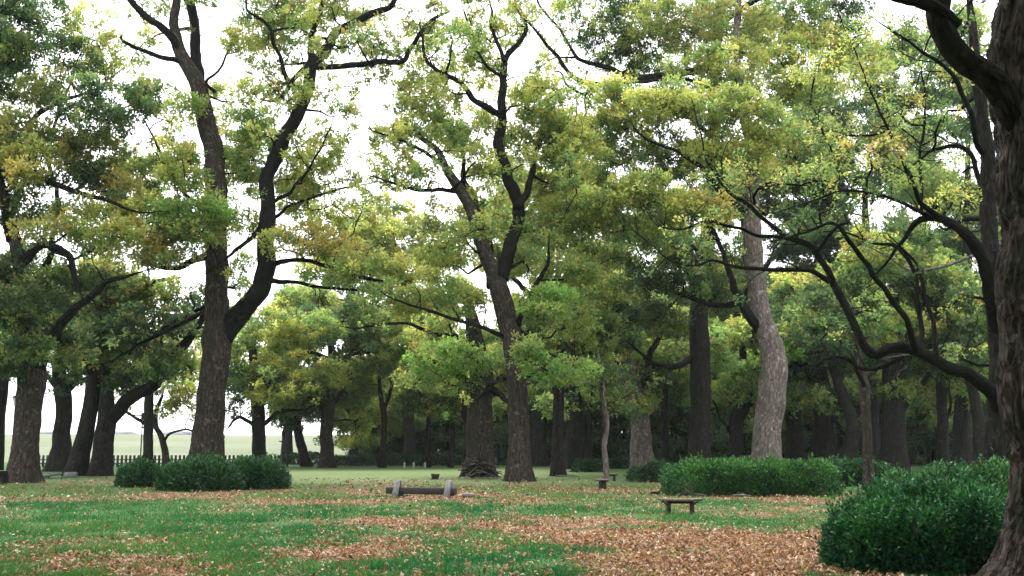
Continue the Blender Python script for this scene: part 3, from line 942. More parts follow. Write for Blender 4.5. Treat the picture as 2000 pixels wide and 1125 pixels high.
# --- the tall leaning tree at the centre
T2 = dict(
    trunk=[(1016, 938, 56), (1014, 900, 50), (1015, 850, 46), (1014, 790, 44), (1010, 730, 42), (1004, 680, 44), (990, 620, 44), (978, 570, 44), (964, 528, 34), (945, 485, 30), (925, 425, 27), (898, 372, 24), (870, 330, 19), (852, 295, 14), (820, 265, 10), (790, 240, 7)],
    limbs=[
        [(978, 545, 38), (992, 490, 34, .4), (1008, 430, 31, .8), (1004, 385, 29, .8), (985, 335, 27, .5), (976, 280, 24, .3), (980, 215, 22, .3), (984, 160, 18, .4), (988, 112, 15, .5), (1012, 85, 12, .6), (1024, 52, 9, .7), (1010, 10, 6, .8)],
        [(978, 225, 17), (955, 212, 16, -.6), (920, 190, 14, -1), (895, 160, 12, -1.3), (855, 135, 10, -1.4), (830, 108, 8, -1.4), (826, 70, 5, -1.4)],
        [(958, 560, 22), (955, 500, 20, 1), (950, 460, 19, 1.5), (930, 400, 16, 2), (910, 350, 12, 2.4), (905, 300, 8, 2.8)],
        [(1010, 405, 20), (1030, 370, 17, 1), (1040, 320, 15, 1.5), (1060, 270, 10, 2), (1100, 230, 6, 2.4)],
        [(900, 375, 12), (862, 368, 10, -.8), (820, 372, 8, -1.2), (770, 360, 6, -1.8), (735, 345, 4, -2)],
        [(985, 120, 10), (968, 70, 9, .2), (958, 40, 7, .4), (955, 12, 5, .6)],
        [(984, 150, 9), (960, 135, 8, -.6), (935, 105, 6, -1), (920, 50, 4, -1.4)],
        [(1012, 640, 14), (1020, 610, 13, -.6), (1040, 570, 12, -1), (1062, 535, 10, -1.4), (1075, 500, 7, -1.8)],
        [(988, 660, 12), (940, 640, 10, -.8), (880, 622, 8, -1.5), (830, 605, 6, -2), (780, 590, 4, -2.5)],
        [(862, 320, 10), (840, 300, 8, -1), (800, 280, 7, -1.4), (745, 262, 4, -1.8)],
        [(985, 740, 12), (962, 750, 10, 1), (945, 770, 8, 1.6)],
        [(1026, 700, 10), (1062, 690, 8, -1), (1090, 700, 5, -1.6)],
    ],
    blobs=[(780, 340, 50, 26, -1, .95, 'fresh'), (770, 285, 46, 30, -1.5, .7, 'fresh'), (820, 245, 44, 36, 0, .85, 'fresh'), (815, 175, 40, 36, 1, .85, 'fresh'), (860, 205, 34, 30, 1, .7, 'fresh'), (905, 90, 40, 40, 0, .6, 'fresh'), (880, 140, 30, 26, 1.5, .4, 'fresh'), (945, 140, 34, 30, 1.5, .45, 'fresh'), (940, 60, 34, 30, 0, .5, 'fresh'), (1010, 40, 40, 36, 1, .45, 'fresh'),
           (880, 270, 40, 36, 2, .75, 'fresh'), (930, 260, 36, 36, 2.5, .6, 'fresh'), (940, 330, 36, 36, 3, .8, 'fresh'), (1030, 200, 50, 36, 2, .75, 'fresh'), (1060, 260, 50, 36, 2, .9, 'fresh'), (1010, 280, 30, 40, 3, .7, 'fresh'), (1090, 330, 50, 40, 2.5, 1, 'green'), (1050, 370, 46, 36, 3, .95, 'fresh'), (1100, 240, 50, 40, 2, .8, 'fresh'), (1130, 300, 50, 40, 1, .9, 'fresh'), (1120, 390, 50, 40, 1, 1, 'fresh'), (1050, 180, 44, 36, 0, .5, 'fresh'), (960, 450, 36, 40, 4, .8, 'green'),
           (850, 420, 40, 24, 2, .5, 'hazel'), (870, 500, 56, 34, 2, 1.0, 'fresh'), (810, 540, 60, 30, 0, 1, 'fresh'), (770, 580, 56, 28, -1.5, 1, 'fresh'), (880, 585, 60, 28, 0, 1, 'green'), (1070, 450, 50, 40, 1, 1.05, 'green'), (1110, 530, 54, 40, 0, 1.1, 'green'), (1060, 590, 46, 34, -2, 1.1, 'bright'),
           (1030, 520, 30, 40, 2.5, .9, 'green'), (1080, 720, 44, 22, -2.5, 1.2, 'bright'), (1030, 690, 36, 22, -3, 1.1, 'bright'), (1130, 715, 30, 16, -2, 1.1, 'bright'), (900, 440, 34, 30, 3, .8, 'fresh'), (1110, 620, 50, 34, 1, 1.0, 'green'), (1000, -40, 110, 40, 0, .5, 'fresh')])
T2['blobs'] += airy([(740, 900, 80, 280), (880, 1080, 10, 240), (1000, 1130, 150, 360), (840, 960, 260, 480)], 7, ('fresh', 'fresh', 'green'), .2, 6)
tree('camphor_tree', 'tall leaning camphor tree at the centre, its crown split in a V', 46.0, bark='brown', sides=32, flare=0.4, furrow=0.025, L=0.195, **T2)

# --- big tree at the left edge
T4 = dict(
    trunk=[(45, 941, 66), (46, 900, 58), (50, 850, 53), (54, 800, 54), (60, 750, 58), (62, 710, 56), (58, 660, 46), (52, 600, 38), (44, 540, 32), (30, 470, 28), (10, 400, 24), (-20, 330, 18), (-50, 240, 12)],
    limbs=[
        [(72, 720, 36), (95, 680, 30, -.6), (122, 640, 24, -1), (158, 592, 18, -1.4), (205, 552, 13, -1.8), (255, 535, 8, -2)],
        [(40, 520, 24), (80, 480, 20, -.6), (130, 500, 16, -1.4), (150, 545, 11, -1.8)],
        [(20, 470, 22), (15, 420, 24, -1), (8, 380, 20, -1.5), (0, 340, 18, -1.8), (60, 340, 16, -2), (130, 368, 13, -2), (210, 392, 10, -2.2), (260, 410, 6, -2.4)],
        [(52, 600, 20), (80, 540, 17, 1), (100, 460, 14, 2), (110, 380, 11, 2.6), (95, 300, 9, 3), (110, 230, 7, 3), (150, 120, 4, 3)],
        [(20, 430, 16), (40, 330, 13, 1), (60, 240, 11, 1), (120, 200, 9, 1), (180, 175, 6, 1)],
    ],
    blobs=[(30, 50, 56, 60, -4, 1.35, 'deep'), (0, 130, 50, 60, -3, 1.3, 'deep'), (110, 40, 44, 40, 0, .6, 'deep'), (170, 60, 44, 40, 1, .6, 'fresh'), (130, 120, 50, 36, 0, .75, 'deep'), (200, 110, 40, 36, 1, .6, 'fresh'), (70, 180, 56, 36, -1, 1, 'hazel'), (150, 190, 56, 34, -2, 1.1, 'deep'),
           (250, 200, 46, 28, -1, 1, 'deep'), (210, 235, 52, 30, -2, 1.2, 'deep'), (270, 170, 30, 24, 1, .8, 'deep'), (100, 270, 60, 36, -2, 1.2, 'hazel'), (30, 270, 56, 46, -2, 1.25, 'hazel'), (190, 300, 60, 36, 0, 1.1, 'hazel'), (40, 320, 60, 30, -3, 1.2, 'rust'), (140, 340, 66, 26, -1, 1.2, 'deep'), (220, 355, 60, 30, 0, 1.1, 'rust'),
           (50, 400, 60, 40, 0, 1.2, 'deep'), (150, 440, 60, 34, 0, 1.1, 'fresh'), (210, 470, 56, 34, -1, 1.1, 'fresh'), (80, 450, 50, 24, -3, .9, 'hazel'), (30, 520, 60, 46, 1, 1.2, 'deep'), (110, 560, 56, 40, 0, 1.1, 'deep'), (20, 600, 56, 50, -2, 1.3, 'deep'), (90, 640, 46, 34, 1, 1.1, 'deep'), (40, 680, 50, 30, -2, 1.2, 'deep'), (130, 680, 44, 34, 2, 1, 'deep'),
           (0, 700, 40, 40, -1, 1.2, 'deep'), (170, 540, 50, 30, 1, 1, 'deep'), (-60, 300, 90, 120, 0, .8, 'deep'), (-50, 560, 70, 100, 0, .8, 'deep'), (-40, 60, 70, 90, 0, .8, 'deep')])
tree('camphor_tree', 'thick pale-barked trunk at the left edge under a dense dark green crown', 44.0, bark='brown', sides=32, flare=0.35, furrow=0.025, L=0.195, k=1.45, **T4)

# --- pale twisted trunk right of centre
T22 = dict(
    trunk=[(1496, 915, 70), (1498, 880, 62), (1500, 830, 58), (1506, 780, 60), (1512, 730, 58), (1506, 690, 52), (1494, 650, 48), (1483, 610, 44), (1476, 560, 42), (1472, 500, 40), (1470, 440, 38), (1468, 390, 34), (1470, 330, 30), (1462, 260, 26), (1446, 190, 22), (1438, 120, 18), (1440, 40, 14), (1445, -60, 8)],
    limbs=[
        [(1492, 672, 20), (1478, 640, 24), (1455, 600, 22, -.8), (1432, 560, 17, -1.4), (1420, 520, 13, -1.8), (1400, 470, 10, -2), (1370, 420, 7, -2.4)],
        [(1468, 560, 20), (1445, 590, 16, 1), (1400, 596, 13, 1.8), (1340, 580, 10, 2.4), (1290, 560, 7, 3)],
        [(1466, 420, 20), (1420, 390, 16, -1), (1380, 340, 12, -1.8), (1330, 300, 9, -2.4), (1260, 270, 6, -3)],
        [(1466, 330, 18), (1410, 290, 14, -.8), (1360, 240, 11, -1.4), (1300, 210, 8, -2)],
        [(1474, 380, 18), (1530, 330, 14, 1), (1570, 280, 10, 1.6), (1600, 220, 7, 2)],
        [(1455, 230, 14), (1400, 180, 11, 1), (1330, 150, 8, 1.5), (1250, 160, 8, 2)],
    ],
    blobs=[(1300, 200, 66, 30, -3, 1.2, 'fresh'), (1240, 230, 56, 36, -1, 1.1, 'fresh'), (1370, 205, 60, 32, -2, 1.15, 'fresh'), (1440, 210, 56, 34, -3, 1.2, 'fresh'), (1500, 240, 56, 34, -2, 1.1, 'fresh'), (1230, 300, 60, 36, 1, 1, 'green'), (1310, 290, 60, 34, 2, 1, 'deep'), (1400, 290, 60, 34, -2, 1.2, 'fresh'), (1480, 300, 60, 34, -2, 1.1, 'fresh'),
           (1340, 350, 70, 30, 2, 1, 'deep'), (1260, 370, 66, 30, -3, 1.3, 'fresh'), (1200, 400, 60, 30, -3, 1.3, 'fresh'), (1330, 405, 66, 30, -3, 1.3, 'fresh'), (1390, 400, 40, 26, -3.5, 1.3, 'rust'), (1150, 430, 56, 34, -2, 1.2, 'fresh'), (1230, 455, 66, 30, -2, 1.2, 'green'), (1310, 470, 60, 30, 1, 1.1, 'green'), (1170, 500, 56, 34, 0, 1.1, 'green'), (1250, 530, 60, 34, 1, 1.1, 'deep'), (1340, 530, 60, 34, 2, 1.1, 'deep'),
           (1420, 470, 40, 34, 3, 1, 'green'), (1550, 280, 56, 40, 0, 1, 'hazel'), (1400, 560, 50, 34, 3, 1.1, 'deep'), (1180, 580, 56, 36, 2, 1.1, 'green'), (1280, 610, 60, 34, 2.5, 1.1, 'deep'), (1180, 340, 46, 34, 2, .9, 'green'), (1430, 120, 60, 40, 0, .9, 'fresh'), (1190, 210, 50, 34, 0, .9, 'fresh'), (1170, 270, 46, 40, 0, 1, 'green'), (1210, 180, 40, 26, -1, .8, 'green'), (1360, 140, 60, 34, 1, .9, 'green'), (1440, 20, 80, 50, 1, .8, 'hazel')])
tree('camphor_tree', 'pale grey twisted trunk rising behind the long clipped hedge', 49.0, bark='pale', sides=32, flare=0.3, furrow=0.03, L=0.195, k=1.45, **T22)

# --- straight dark trunk left of the pale one
T20 = dict(
    trunk=[(1366, 905, 52), (1366, 860, 47), (1368, 800, 45), (1368, 740, 44), (1366, 680, 44), (1364, 630, 42), (1372, 560, 36), (1380, 480, 33), (1388, 380, 30), (1394, 280, 28), (1396, 180, 26), (1400, 90, 24), (1408, 10, 20), (1412, -80, 14), (1410, -170, 7)],
    limbs=[
        [(1350, 700, 18), (1320, 716, 14, -.8), (1285, 712, 11, -1.4), (1250, 690, 8, -2)],
        [(1398, 120, 20), (1350, 140, 18, -1), (1280, 150, 17, -1.6), (1220, 160, 16, -2.2), (1160, 165, 13, -2.6), (1120, 150, 11, -2.8), (1090, 110, 9, -3), (1050, 65, 7, -3.2), (1015, 20, 5, -3.4), (995, -20, 4, -3.6)],
        [(1290, 148, 14, -1.6), (1230, 150, 13, -1), (1180, 130, 11, -.6), (1130, 115, 9, -.2), (1110, 80, 7, 0), (1070, 30, 5, 0), (1040, -20, 4, 0)],
        [(1160, 168, 9, -2.6), (1140, 185, 9, -3), (1110, 165, 6, -3.2), (1092, 140, 4, -3.4)],
        [(1402, 100, 16), (1470, 110, 13, 1), (1540, 150, 10, 1.8), (1600, 190, 7, 2.4)],
        [(1405, 50, 16), (1460, 10, 13, -1), (1520, -20, 10, -1.6)],
    ],
    blobs=[(1180, 60, 60, 46, -1, .7, 'deep'), (1140, 20, 60, 40, -2, .5, 'green'), (1230, 110, 56, 36, 0, .9, 'deep'), (1290, 40, 60, 36, -2, 1, 'fresh'), (1340, 70, 50, 36, -2, .9, 'hazel'), (1250, 20, 60, 36, 1, .8, 'deep'), (1300, 120, 56, 30, 2, .8, 'green'), (1380, 30, 56, 36, -2, .7, 'green'), (1500, 70, 66, 36, -1, 1, 'fresh'), (1530, 110, 60, 34, -2, 1.1, 'fresh'),
           (1560, 30, 70, 36, 0, 1, 'green'), (1620, 80, 60, 36, -1, 1, 'fresh'), (1580, 170, 66, 36, 0, 1, 'fresh'), (1500, 170, 60, 34, 1, .9, 'green'), (1650, 140, 60, 40, 1, .9, 'green'), (1640, 30, 60, 30, 1, .9, 'deep'), (1120, 260, 50, 34, 3, .8, 'green'), (1070, 110, 40, 30, 0, .22, 'fresh'), (1310, 190, 60, 30, 3, .8, 'deep'), (1400, -70, 150, 50, 0, .7, 'green'), (1200, -60, 110, 40, 0, .6, 'deep'), (1600, -60, 120, 40, 0, .7, 'green')])
tree('camphor_tree', 'straight dark trunk between the pale twisted trunk and the slim grey one', 56.0, bark='dark', sides=28, flare=0.3, furrow=0.03, L=0.20, W=0.10, k=1.4, **T20)

# --- tree with long black arching limbs, right
T28 = dict(
    trunk=[(1950, 1000, 64), (1947, 950, 52), (1945, 900, 46), (1946, 850, 46), (1952, 790, 50), (1956, 740, 48), (1952, 680, 46), (1948, 620, 42), (1940, 560, 40), (1934, 480, 36), (1930, 400, 34), (1926, 300, 30), (1916, 200, 26), (1900, 80, 20), (1888, -40, 12)],
    limbs=[
        [(1955, 800, 42), (1938, 770, 40, -.5), (1910, 745, 36, -.8), (1890, 725, 34, -1), (1856, 720, 32, -1.1), (1820, 700, 30, -1.1), (1785, 682, 29, -1), (1745, 680, 27, -.9), (1705, 690, 24, -.9), (1684, 655, 21, -.8), (1664, 610, 20, -.7), (1640, 562, 19, -.6), (1612, 515, 17, -.5), (1578, 480, 15, -.5), (1530, 462, 13, -.4), (1500, 430, 11, -.4), (1474, 398, 11, -.3), (1430, 370, 8, -.2), (1402, 340, 6, 0), (1370, 290, 4, 0)],
        [(1618, 550, 14, -.6), (1590, 528, 12, -1), (1560, 524, 12, -1.2), (1500, 527, 11, -1.4), (1440, 524, 9, -1.6), (1395, 510, 7, -1.8), (1350, 520, 5, -2), (1290, 500, 3, -2)],
        [(1540, 466, 11, -.5), (1480, 456, 9, -.8), (1420, 440, 8, -1), (1380, 430, 7, -1.2), (1330, 448, 5, -1.4), (1280, 440, 3, -1.6)],
        [(1790, 684, 18, -1), (1775, 660, 16, -1.2), (1750, 600, 15, -1.4), (1725, 560, 14, -1.6), (1690, 510, 13, -1.8), (1655, 465, 11, -2), (1620, 440, 9, -2), (1570, 455, 6, -2)],
        [(1800, 690, 14, -1), (1796, 620, 13, -.4), (1788, 540, 12, 0), (1768, 500, 11, .2), (1740, 480, 9, .4), (1700, 475, 7, .6), (1660, 455, 5, .8)],
        [(1830, 700, 13, -1.1), (1822, 640, 12, -.8), (1812, 560, 11, -.5), (1800, 530, 9, -.4), (1780, 500, 7, -.2)],
        [(1950, 650, 40), (1940, 590, 38, -.6), (1925, 530, 36, -.9), (1900, 480, 32, -1.1), (1868, 445, 26, -1.2), (1835, 428, 21, -1.2), (1800, 435, 17, -1.1), (1775, 460, 13, -1), (1755, 485, 9, -.9)],
        [(1840, 428, 16, -1.2), (1800, 400, 13, -1.4), (1780, 360, 10, -1.6), (1755, 300, 8, -1.8), (1730, 240, 7, -2), (1700, 180, 5, -2), (1665, 100, 3, -2)],
        [(1812, 420, 11, -1.3), (1760, 400, 9, -1.6), (1700, 380, 8, -2), (1650, 370, 6, -2.2), (1600, 385, 4, -2.4)],
        [(1800, 410, 9, -1.4), (1796, 340, 8, -1), (1802, 260, 7, -.8), (1800, 180, 5, -.6)],
        [(1920, 300, 16), (1905, 260, 15, -1), (1890, 200, 13, -1.4), (1850, 150, 11, -1.6), (1800, 110, 8, -1.8), (1760, 70, 5, -2)],
        [(1930, 400, 14), (1890, 300, 12, .5), (1830, 290, 9, .6), (1790, 310, 6, .6)],
        [(1760, 700, 13, -1), (1700, 720, 10, -.6), (1640, 700, 8, -.2), (1600, 712, 6, 0)],
    ],
    dead=[[(1900, 500, 9, 1.5), (1840, 520, 8, 1.2), (1790, 525, 6, 1), (1740, 500, 4, .8)], [(1880, 680, 6, 1.5), (1840, 672, 5, 1.2), (1790, 690, 3, 1)]],
    blobs=[(1640, 250, 60, 36, -1, .9, 'hazel'), (1700, 150, 56, 40, -2, .8, 'hazel'), (1670, 60, 50, 36, -2, .7, 'fresh'), (1740, 80, 50, 40, 0, .7, 'hazel'), (1760, 210, 50, 36, -1, .9, 'hazel'), (1830, 230, 46, 30, 0, .7, 'green'), (1700, 300, 60, 34, -2, 1, 'rust'), (1640, 340, 60, 34, -1, 1, 'green'), (1560, 350, 60, 34, -1, 1, 'green'), (1780, 330, 50, 40, -2, .9, 'green'),
           (1860, 380, 46, 40, -1, .9, 'fresh'), (1880, 330, 36, 30, 1, .8, 'green'), (1700, 390, 60, 26, -2, .9, 'deep'), (1600, 410, 56, 24, -2, .9, 'deep'), (1500, 350, 60, 30, -1, .9, 'hazel'), (1430, 340, 56, 28, 0, 1, 'hazel'), (1400, 430, 46, 24, -1.4, .8, 'fresh'), (1360, 500, 40, 22, -2, .8, 'deep'), (1340, 440, 40, 22, -1.4, .8, 'hazel'),
           (1500, 400, 46, 20, 0, .7, 'deep'), (1560, 440, 40, 18, -.4, .6, 'deep'), (1660, 430, 50, 20, -1, .6, 'deep'), (1850, 590, 40, 26, 1, .7, 'rust'), (1880, 570, 36, 26, 1, .7, 'deep'), (1900, 640, 30, 30, 1.5, .7, 'deep'), (1860, 130, 36, 36, -1, .6, 'hazel'), (1820, 50, 46, 40, -1, .6, 'deep'), (1880, 690, 36, 26, 1, .6, 'green'), (1610, 640, 40, 22, .5, .35, 'deep'), (1850, 200, 50, 40, 2, .9, 'deep'), (1880, 270, 40, 40, 3, 1, 'deep'), (1780, 150, 60, 40, 3, .8, 'deep'), (1720, 240, 60, 40, 3, 1, 'deep'), (1800, 270, 60, 40, 3, 1, 'deep'), (1590, 130, 50, 40, 2, .9, 'fresh'), (1600, 210, 60, 40, 2, 1, 'deep'), (1870, 60, 40, 40, 2, .8, 'deep'), (1620, 300, 60, 40, 3, 1, 'deep'), (1840, 440, 50, 30, 3, .9, 'deep')])
tree('camphor_tree', 'dark tree with long black arching limbs behind the leafy bush at right', 27.0, bark='dark', sides=28, flare=0.25, furrow=0.02, L=0.105, W=0.06, padr=0.36, k=1.15, leafn=110, twig=0.02, minr=0.007, lw=0.76, **T28)

# --- huge trunk at the right edge
T29 = dict(
    trunk=[(2050, 1150, 262), (2056, 1100, 214), (2064, 1040, 198), (2068, 980, 190), (2068, 900, 190), (2062, 820, 194), (2060, 740, 194), (2060, 680, 182), (2054, 600, 176), (2044, 500, 172), (2034, 400, 172), (2024, 300, 172), (2014, 200, 172), (2012, 100, 158), (2018, 0, 146), (2024, -120, 126), (2032, -260, 96), (2036, -420, 50)],
    limbs=[
        [(1990, 260, 50, -.1), (1950, 195, 60, -.25), (1908, 135, 60, -.4), (1872, 75, 56, -.5), (1848, 10, 54, -.5), (1835, -80, 46, -.6), (1800, -200, 34, -.8), (1700, -360, 20, -1.2)],
        [(1866, 50, 34, -.5), (1826, 18, 32, -.7), (1784, 4, 28, -.8), (1730, -12, 24, -.9), (1650, -50, 18, -1), (1520, -120, 12, -1.4)],
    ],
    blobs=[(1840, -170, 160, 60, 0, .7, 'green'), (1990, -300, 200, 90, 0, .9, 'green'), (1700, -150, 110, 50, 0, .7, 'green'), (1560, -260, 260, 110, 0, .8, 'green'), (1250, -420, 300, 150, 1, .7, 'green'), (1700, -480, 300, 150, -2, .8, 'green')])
tree('camphor_tree', 'huge furrowed trunk filling the right edge beside the leafy bush', 12.3, bark='brown', limb_bark='dark', sides=190, flare=0.14, furrow=0.05, L=0.11, W=0.055, padr=0.32, k=1.0, leafn=70, twig=0.015, minr=0.006, amp=0.06, **T29)

# ------------------------------------------------------------------ the trees between and behind
def mid(name, label, d, trunk, limbs=(), blobs=(), **k):
    o = dict(bark='dark', sides=18, flare=0.3, L=0.26, W=0.15, shape=3, padr=0.75, leafn=95, k=1.25, twig=0.03, minr=0.016)
    o.update(k)
    if trunk[0][0] > 1060 and d > 52:
        r = np.random.default_rng(int(trunk[0][0]))
        blobs = list(blobs) + [(trunk[0][0] + r.uniform(-70, 70), r.uniform(690, 790), r.uniform(26, 44), r.uniform(14, 24), r.uniform(-1, 4), r.uniform(.66, .9), ('green', 'deep', 'deep')[r.integers(3)]) for _ in range(4)]
    return tree(name, label, d, trunk, limbs, blobs, **o)

mid('camphor_tree', 'stout rough trunk with low bright green foliage, rising behind the brush pile', 53.0,
    [(936, 925, 66), (936, 880, 56), (936, 820, 54), (938, 770, 54), (940, 730, 50), (934, 690, 40), (925, 640, 32), (917, 600, 20), (908, 565, 5)],
    [[(920, 760, 24), (900, 735, 18, -.6), (870, 715, 13, -1), (830, 700, 8, -1.4)], [(948, 745, 22), (975, 770, 15, -1), (985, 782, 12, -1.3)], [(930, 700, 16), (900, 660, 13, .6), (850, 650, 10, 1), (780, 630, 7, 1.5), (700, 640, 5, 2)],
     [(912, 920, 22, .3), (910, 860, 20, .3), (906, 800, 18, .3), (902, 760, 12, .4)]],
    [(900, 690, 56, 26, -2, 1.4, 'bright'), (850, 720, 46, 26, -2, 1.3, 'bright'), (950, 700, 40, 26, -2, 1.3, 'bright'), (880, 745, 46, 20, -1, 1.1, 'green'), (830, 685, 40, 22, -1, 1.1, 'fresh'), (810, 740, 34, 22, 0, 1.0, 'green'), (910, 640, 60, 24, 1, 1.0, 'green'), (850, 640, 50, 26, 2, 1.1, 'fresh'), (960, 650, 34, 24, 1, 1, 'deep'), (890, 560, 50, 30, 1, .9, 'green')], bark='brown', L=0.2, W=0.11)
mid('camphor_tree', 'dark slender trunk bending in from the left edge behind the lamp post', 56.0, [(-8, 900, 34), (-6, 850, 28), (0, 800, 24), (6, 760, 22), (10, 700, 18), (-4, 620, 14)], [], auto_blobs(-10, 640, 70, 60, 6, ('deep', 'green'), 1.1, seed=2))
mid('camphor_tree', 'broad grey trunk between the thick left trunk and the leaning dark one', 62.0, [(114, 918, 50), (118, 880, 40), (122, 840, 34), (124, 800, 33), (122, 760, 34), (116, 710, 26), (120, 640, 20), (130, 560, 12)], [[(126, 770, 18), (150, 745, 13, .5), (165, 700, 9, 1)], [(118, 760, 14), (95, 735, 10, .6), (80, 700, 7, 1)]],
    auto_blobs(120, 640, 90, 90, 9, ('deep', 'green', 'deep'), 1.1, seed=3))
mid('camphor_tree', 'dark trunk leaning right, joined at its foot to the tree with the sweeping limb', 54.0, [(146, 926, 46), (156, 890, 38), (166, 850, 35), (174, 810, 32), (182, 760, 30), (186, 700, 26), (184, 640, 22), (176, 570, 17), (165, 500, 11)], [[(184, 740, 16), (165, 700, 12, -.8), (150, 650, 9, -1.2)], [(184, 640, 14), (205, 600, 11, .6), (215, 560, 8, 1)]],
    auto_blobs(180, 600, 80, 80, 9, ('deep', 'green', 'hazel'), 1.0, seed=4))
mid('camphor_tree', 'black trunk with one heavy limb sweeping up to the right, left of the bushes', 54.0, [(196, 926, 48), (200, 890, 42), (204, 850, 40), (210, 815, 38), (208, 770, 28), (206, 700, 24), (204, 640, 20), (215, 590, 16), (235, 540, 11)],
    [[(203, 862, 26), (212, 826, 32), (237, 792, 32, -.6), (268, 768, 29, -.9), (300, 752, 28, -1.1), (318, 720, 27, -1.2), (338, 690, 24, -1.3), (368, 660, 20, -1.2), (392, 630, 15, -1), (400, 600, 10, -.8)], [(206, 690, 18), (240, 655, 15, -.6), (275, 590, 13, -1), (285, 560, 11, -1.2), (330, 545, 9, -1.4)], [(300, 760, 10, -1), (315, 730, 9, -.4), (318, 690, 8, -.2), (316, 640, 5, 0)], [(250, 690, 13, -1.6), (300, 655, 12, -2), (360, 622, 11, -2.4), (400, 600, 8, -2.6)]],
    auto_blobs(270, 620, 110, 70, 12, ('deep', 'green', 'deep'), .95, seed=5) + [(345, 715, 40, 26, -1, 1, 'green'), (240, 735, 44, 24, 0, 1, 'deep'), (300, 715, 34, 20, -1, .8, 'hazel')])
mid('camphor_tree', 'slim straight brown trunk behind the leftmost round bush', 72.0, [(288, 912, 26), (290, 880, 20), (290, 840, 20), (291, 790, 20), (292, 730, 16), (288, 660, 10)], [[(288, 830, 9), (262, 815, 7, -.6), (240, 800, 5, -1)]], auto_blobs(290, 700, 70, 50, 7, ('hazel', 'green'), .9, seed=6, dz=3))
mid('camphor_tree', 'bent bare-stemmed sapling with drooping yellow sprays between slim trunk and forked giant', 76.0, [(325, 912, 18), (322, 880, 14), (314, 850, 12), (304, 832, 11), (306, 800, 9), (318, 770, 6)], [[(318, 865, 7), (335, 845, 6, 0), (365, 838, 5, 0), (390, 845, 4, 0)], [(304, 835, 6), (285, 815, 5, 0), (262, 810, 3, 0)]],
    [(350, 775, 30, 18, 0, .8, 'rust'), (320, 790, 26, 14, 0, .6, 'fresh'), (370, 800, 26, 16, 1, .6, 'rust'), (340, 745, 36, 18, 1, .8, 'fresh')], bark='brown')
mid('camphor_tree', 'upright dark trunk right of the forked giant, its low branches reaching over the fence', 70.0, [(506, 912, 36), (506, 880, 29), (505, 840, 28), (503, 790, 27), (498, 740, 22), (492, 680, 16), (490, 620, 10)], [[(495, 830, 10), (470, 815, 8, -1), (450, 830, 5, -1.4)], [(512, 830, 12), (545, 805, 9, -1), (585, 800, 7, -1.5), (620, 790, 5, -2)], [(500, 760, 12), (470, 720, 9, .5), (450, 680, 6, 1)], [(505, 770, 12), (540, 730, 9, .6), (580, 700, 6, 1)]],
    auto_blobs(500, 700, 75, 80, 11, ('green', 'fresh', 'deep'), .85, seed=7) + [(470, 790, 34, 18, -1, .7, 'deep'), (550, 775, 36, 18, -1, .8, 'green'), (560, 640, 60, 26, 0, 1, 'fresh')])
mid('camphor_tree', 'crooked leaning dark trunk with stubby low limbs behind the open lawn', 76.0, [(600, 905, 24), (592, 880, 20), (584, 855, 19), (580, 825, 18), (588, 800, 14), (600, 760, 10)], [[(582, 840, 10), (565, 815, 8, 0), (540, 812, 6, 0)], [(584, 815, 10), (610, 800, 8, -.6), (640, 790, 5, -1)]], auto_blobs(590, 760, 60, 36, 6, ('green', 'deep'), .9, seed=8, dz=3))
mid('camphor_tree', 'plain brown trunk at the far edge of the open lawn', 72.0, [(638, 912, 36), (638, 880, 28), (638, 840, 27), (640, 800, 28), (644, 760, 22), (648, 700, 17), (640, 630, 11)], [[(632, 800, 14), (610, 780, 10, .4), (570, 765, 7, .8)], [(648, 790, 13), (670, 760, 10, .6), (700, 720, 7, 1)], [(640, 720, 11), (690, 690, 9, -1), (760, 690, 7, -1.4), (800, 700, 5, -1.8)], [(642, 700, 9), (600, 690, 8, -1), (560, 705, 6, -1.4)]],
    auto_blobs(650, 690, 110, 80, 16, ('green', 'fresh', 'green', 'deep'), .95, seed=9) + [(720, 800, 40, 30, 2, .7, 'green'), (700, 840, 40, 26, 3, .7, 'fresh')], bark='brown')
mid('camphor_tree', 'slender black tree forking into two upright stems in the middle distance', 72.0, [(746, 912, 18), (748, 880, 13), (750, 840, 12), (748, 800, 12), (742, 760, 8), (742, 710, 7), (738, 640, 4)], [[(750, 800, 10), (760, 770, 9, .3), (765, 730, 8, .6), (770, 670, 5, 1)]], auto_blobs(750, 680, 60, 50, 6, ('fresh', 'green'), .8, seed=10, dz=3), minr=0.012)
mid('camphor_tree', 'thin dark pole-like tree left of the brush pile, the nearer to the forked black tree', 73.0, [(836, 912, 13), (836, 860, 10), (838, 800, 10), (834, 740, 8), (836, 680, 5)], [], auto_blobs(835, 740, 44, 40, 5, ('green', 'deep'), .9, seed=11, dz=3))
mid('camphor_tree', 'thin dark pole-like tree directly left of the brush pile', 73.0, [(880, 912, 14), (884, 860, 10), (886, 800, 9), (884, 740, 6)], [], auto_blobs(885, 770, 40, 36, 5, ('green', 'deep'), .9, seed=12, dz=3))
mid('camphor_tree', 'narrow dark trunk just right of the central leaning tree', 54.0, [(1090, 928, 34), (1088, 890, 26), (1090, 850, 24), (1092, 800, 24), (1094, 750, 22), (1096, 690, 18), (1100, 620, 13)], [[(1092, 770, 12), (1075, 740, 9, .5), (1050, 735, 6, 1)], [(1096, 720, 12), (1130, 690, 9, 1), (1170, 680, 6, 1.5)]], auto_blobs(1120, 640, 80, 70, 10, ('deep', 'green'), 1.05, seed=13))
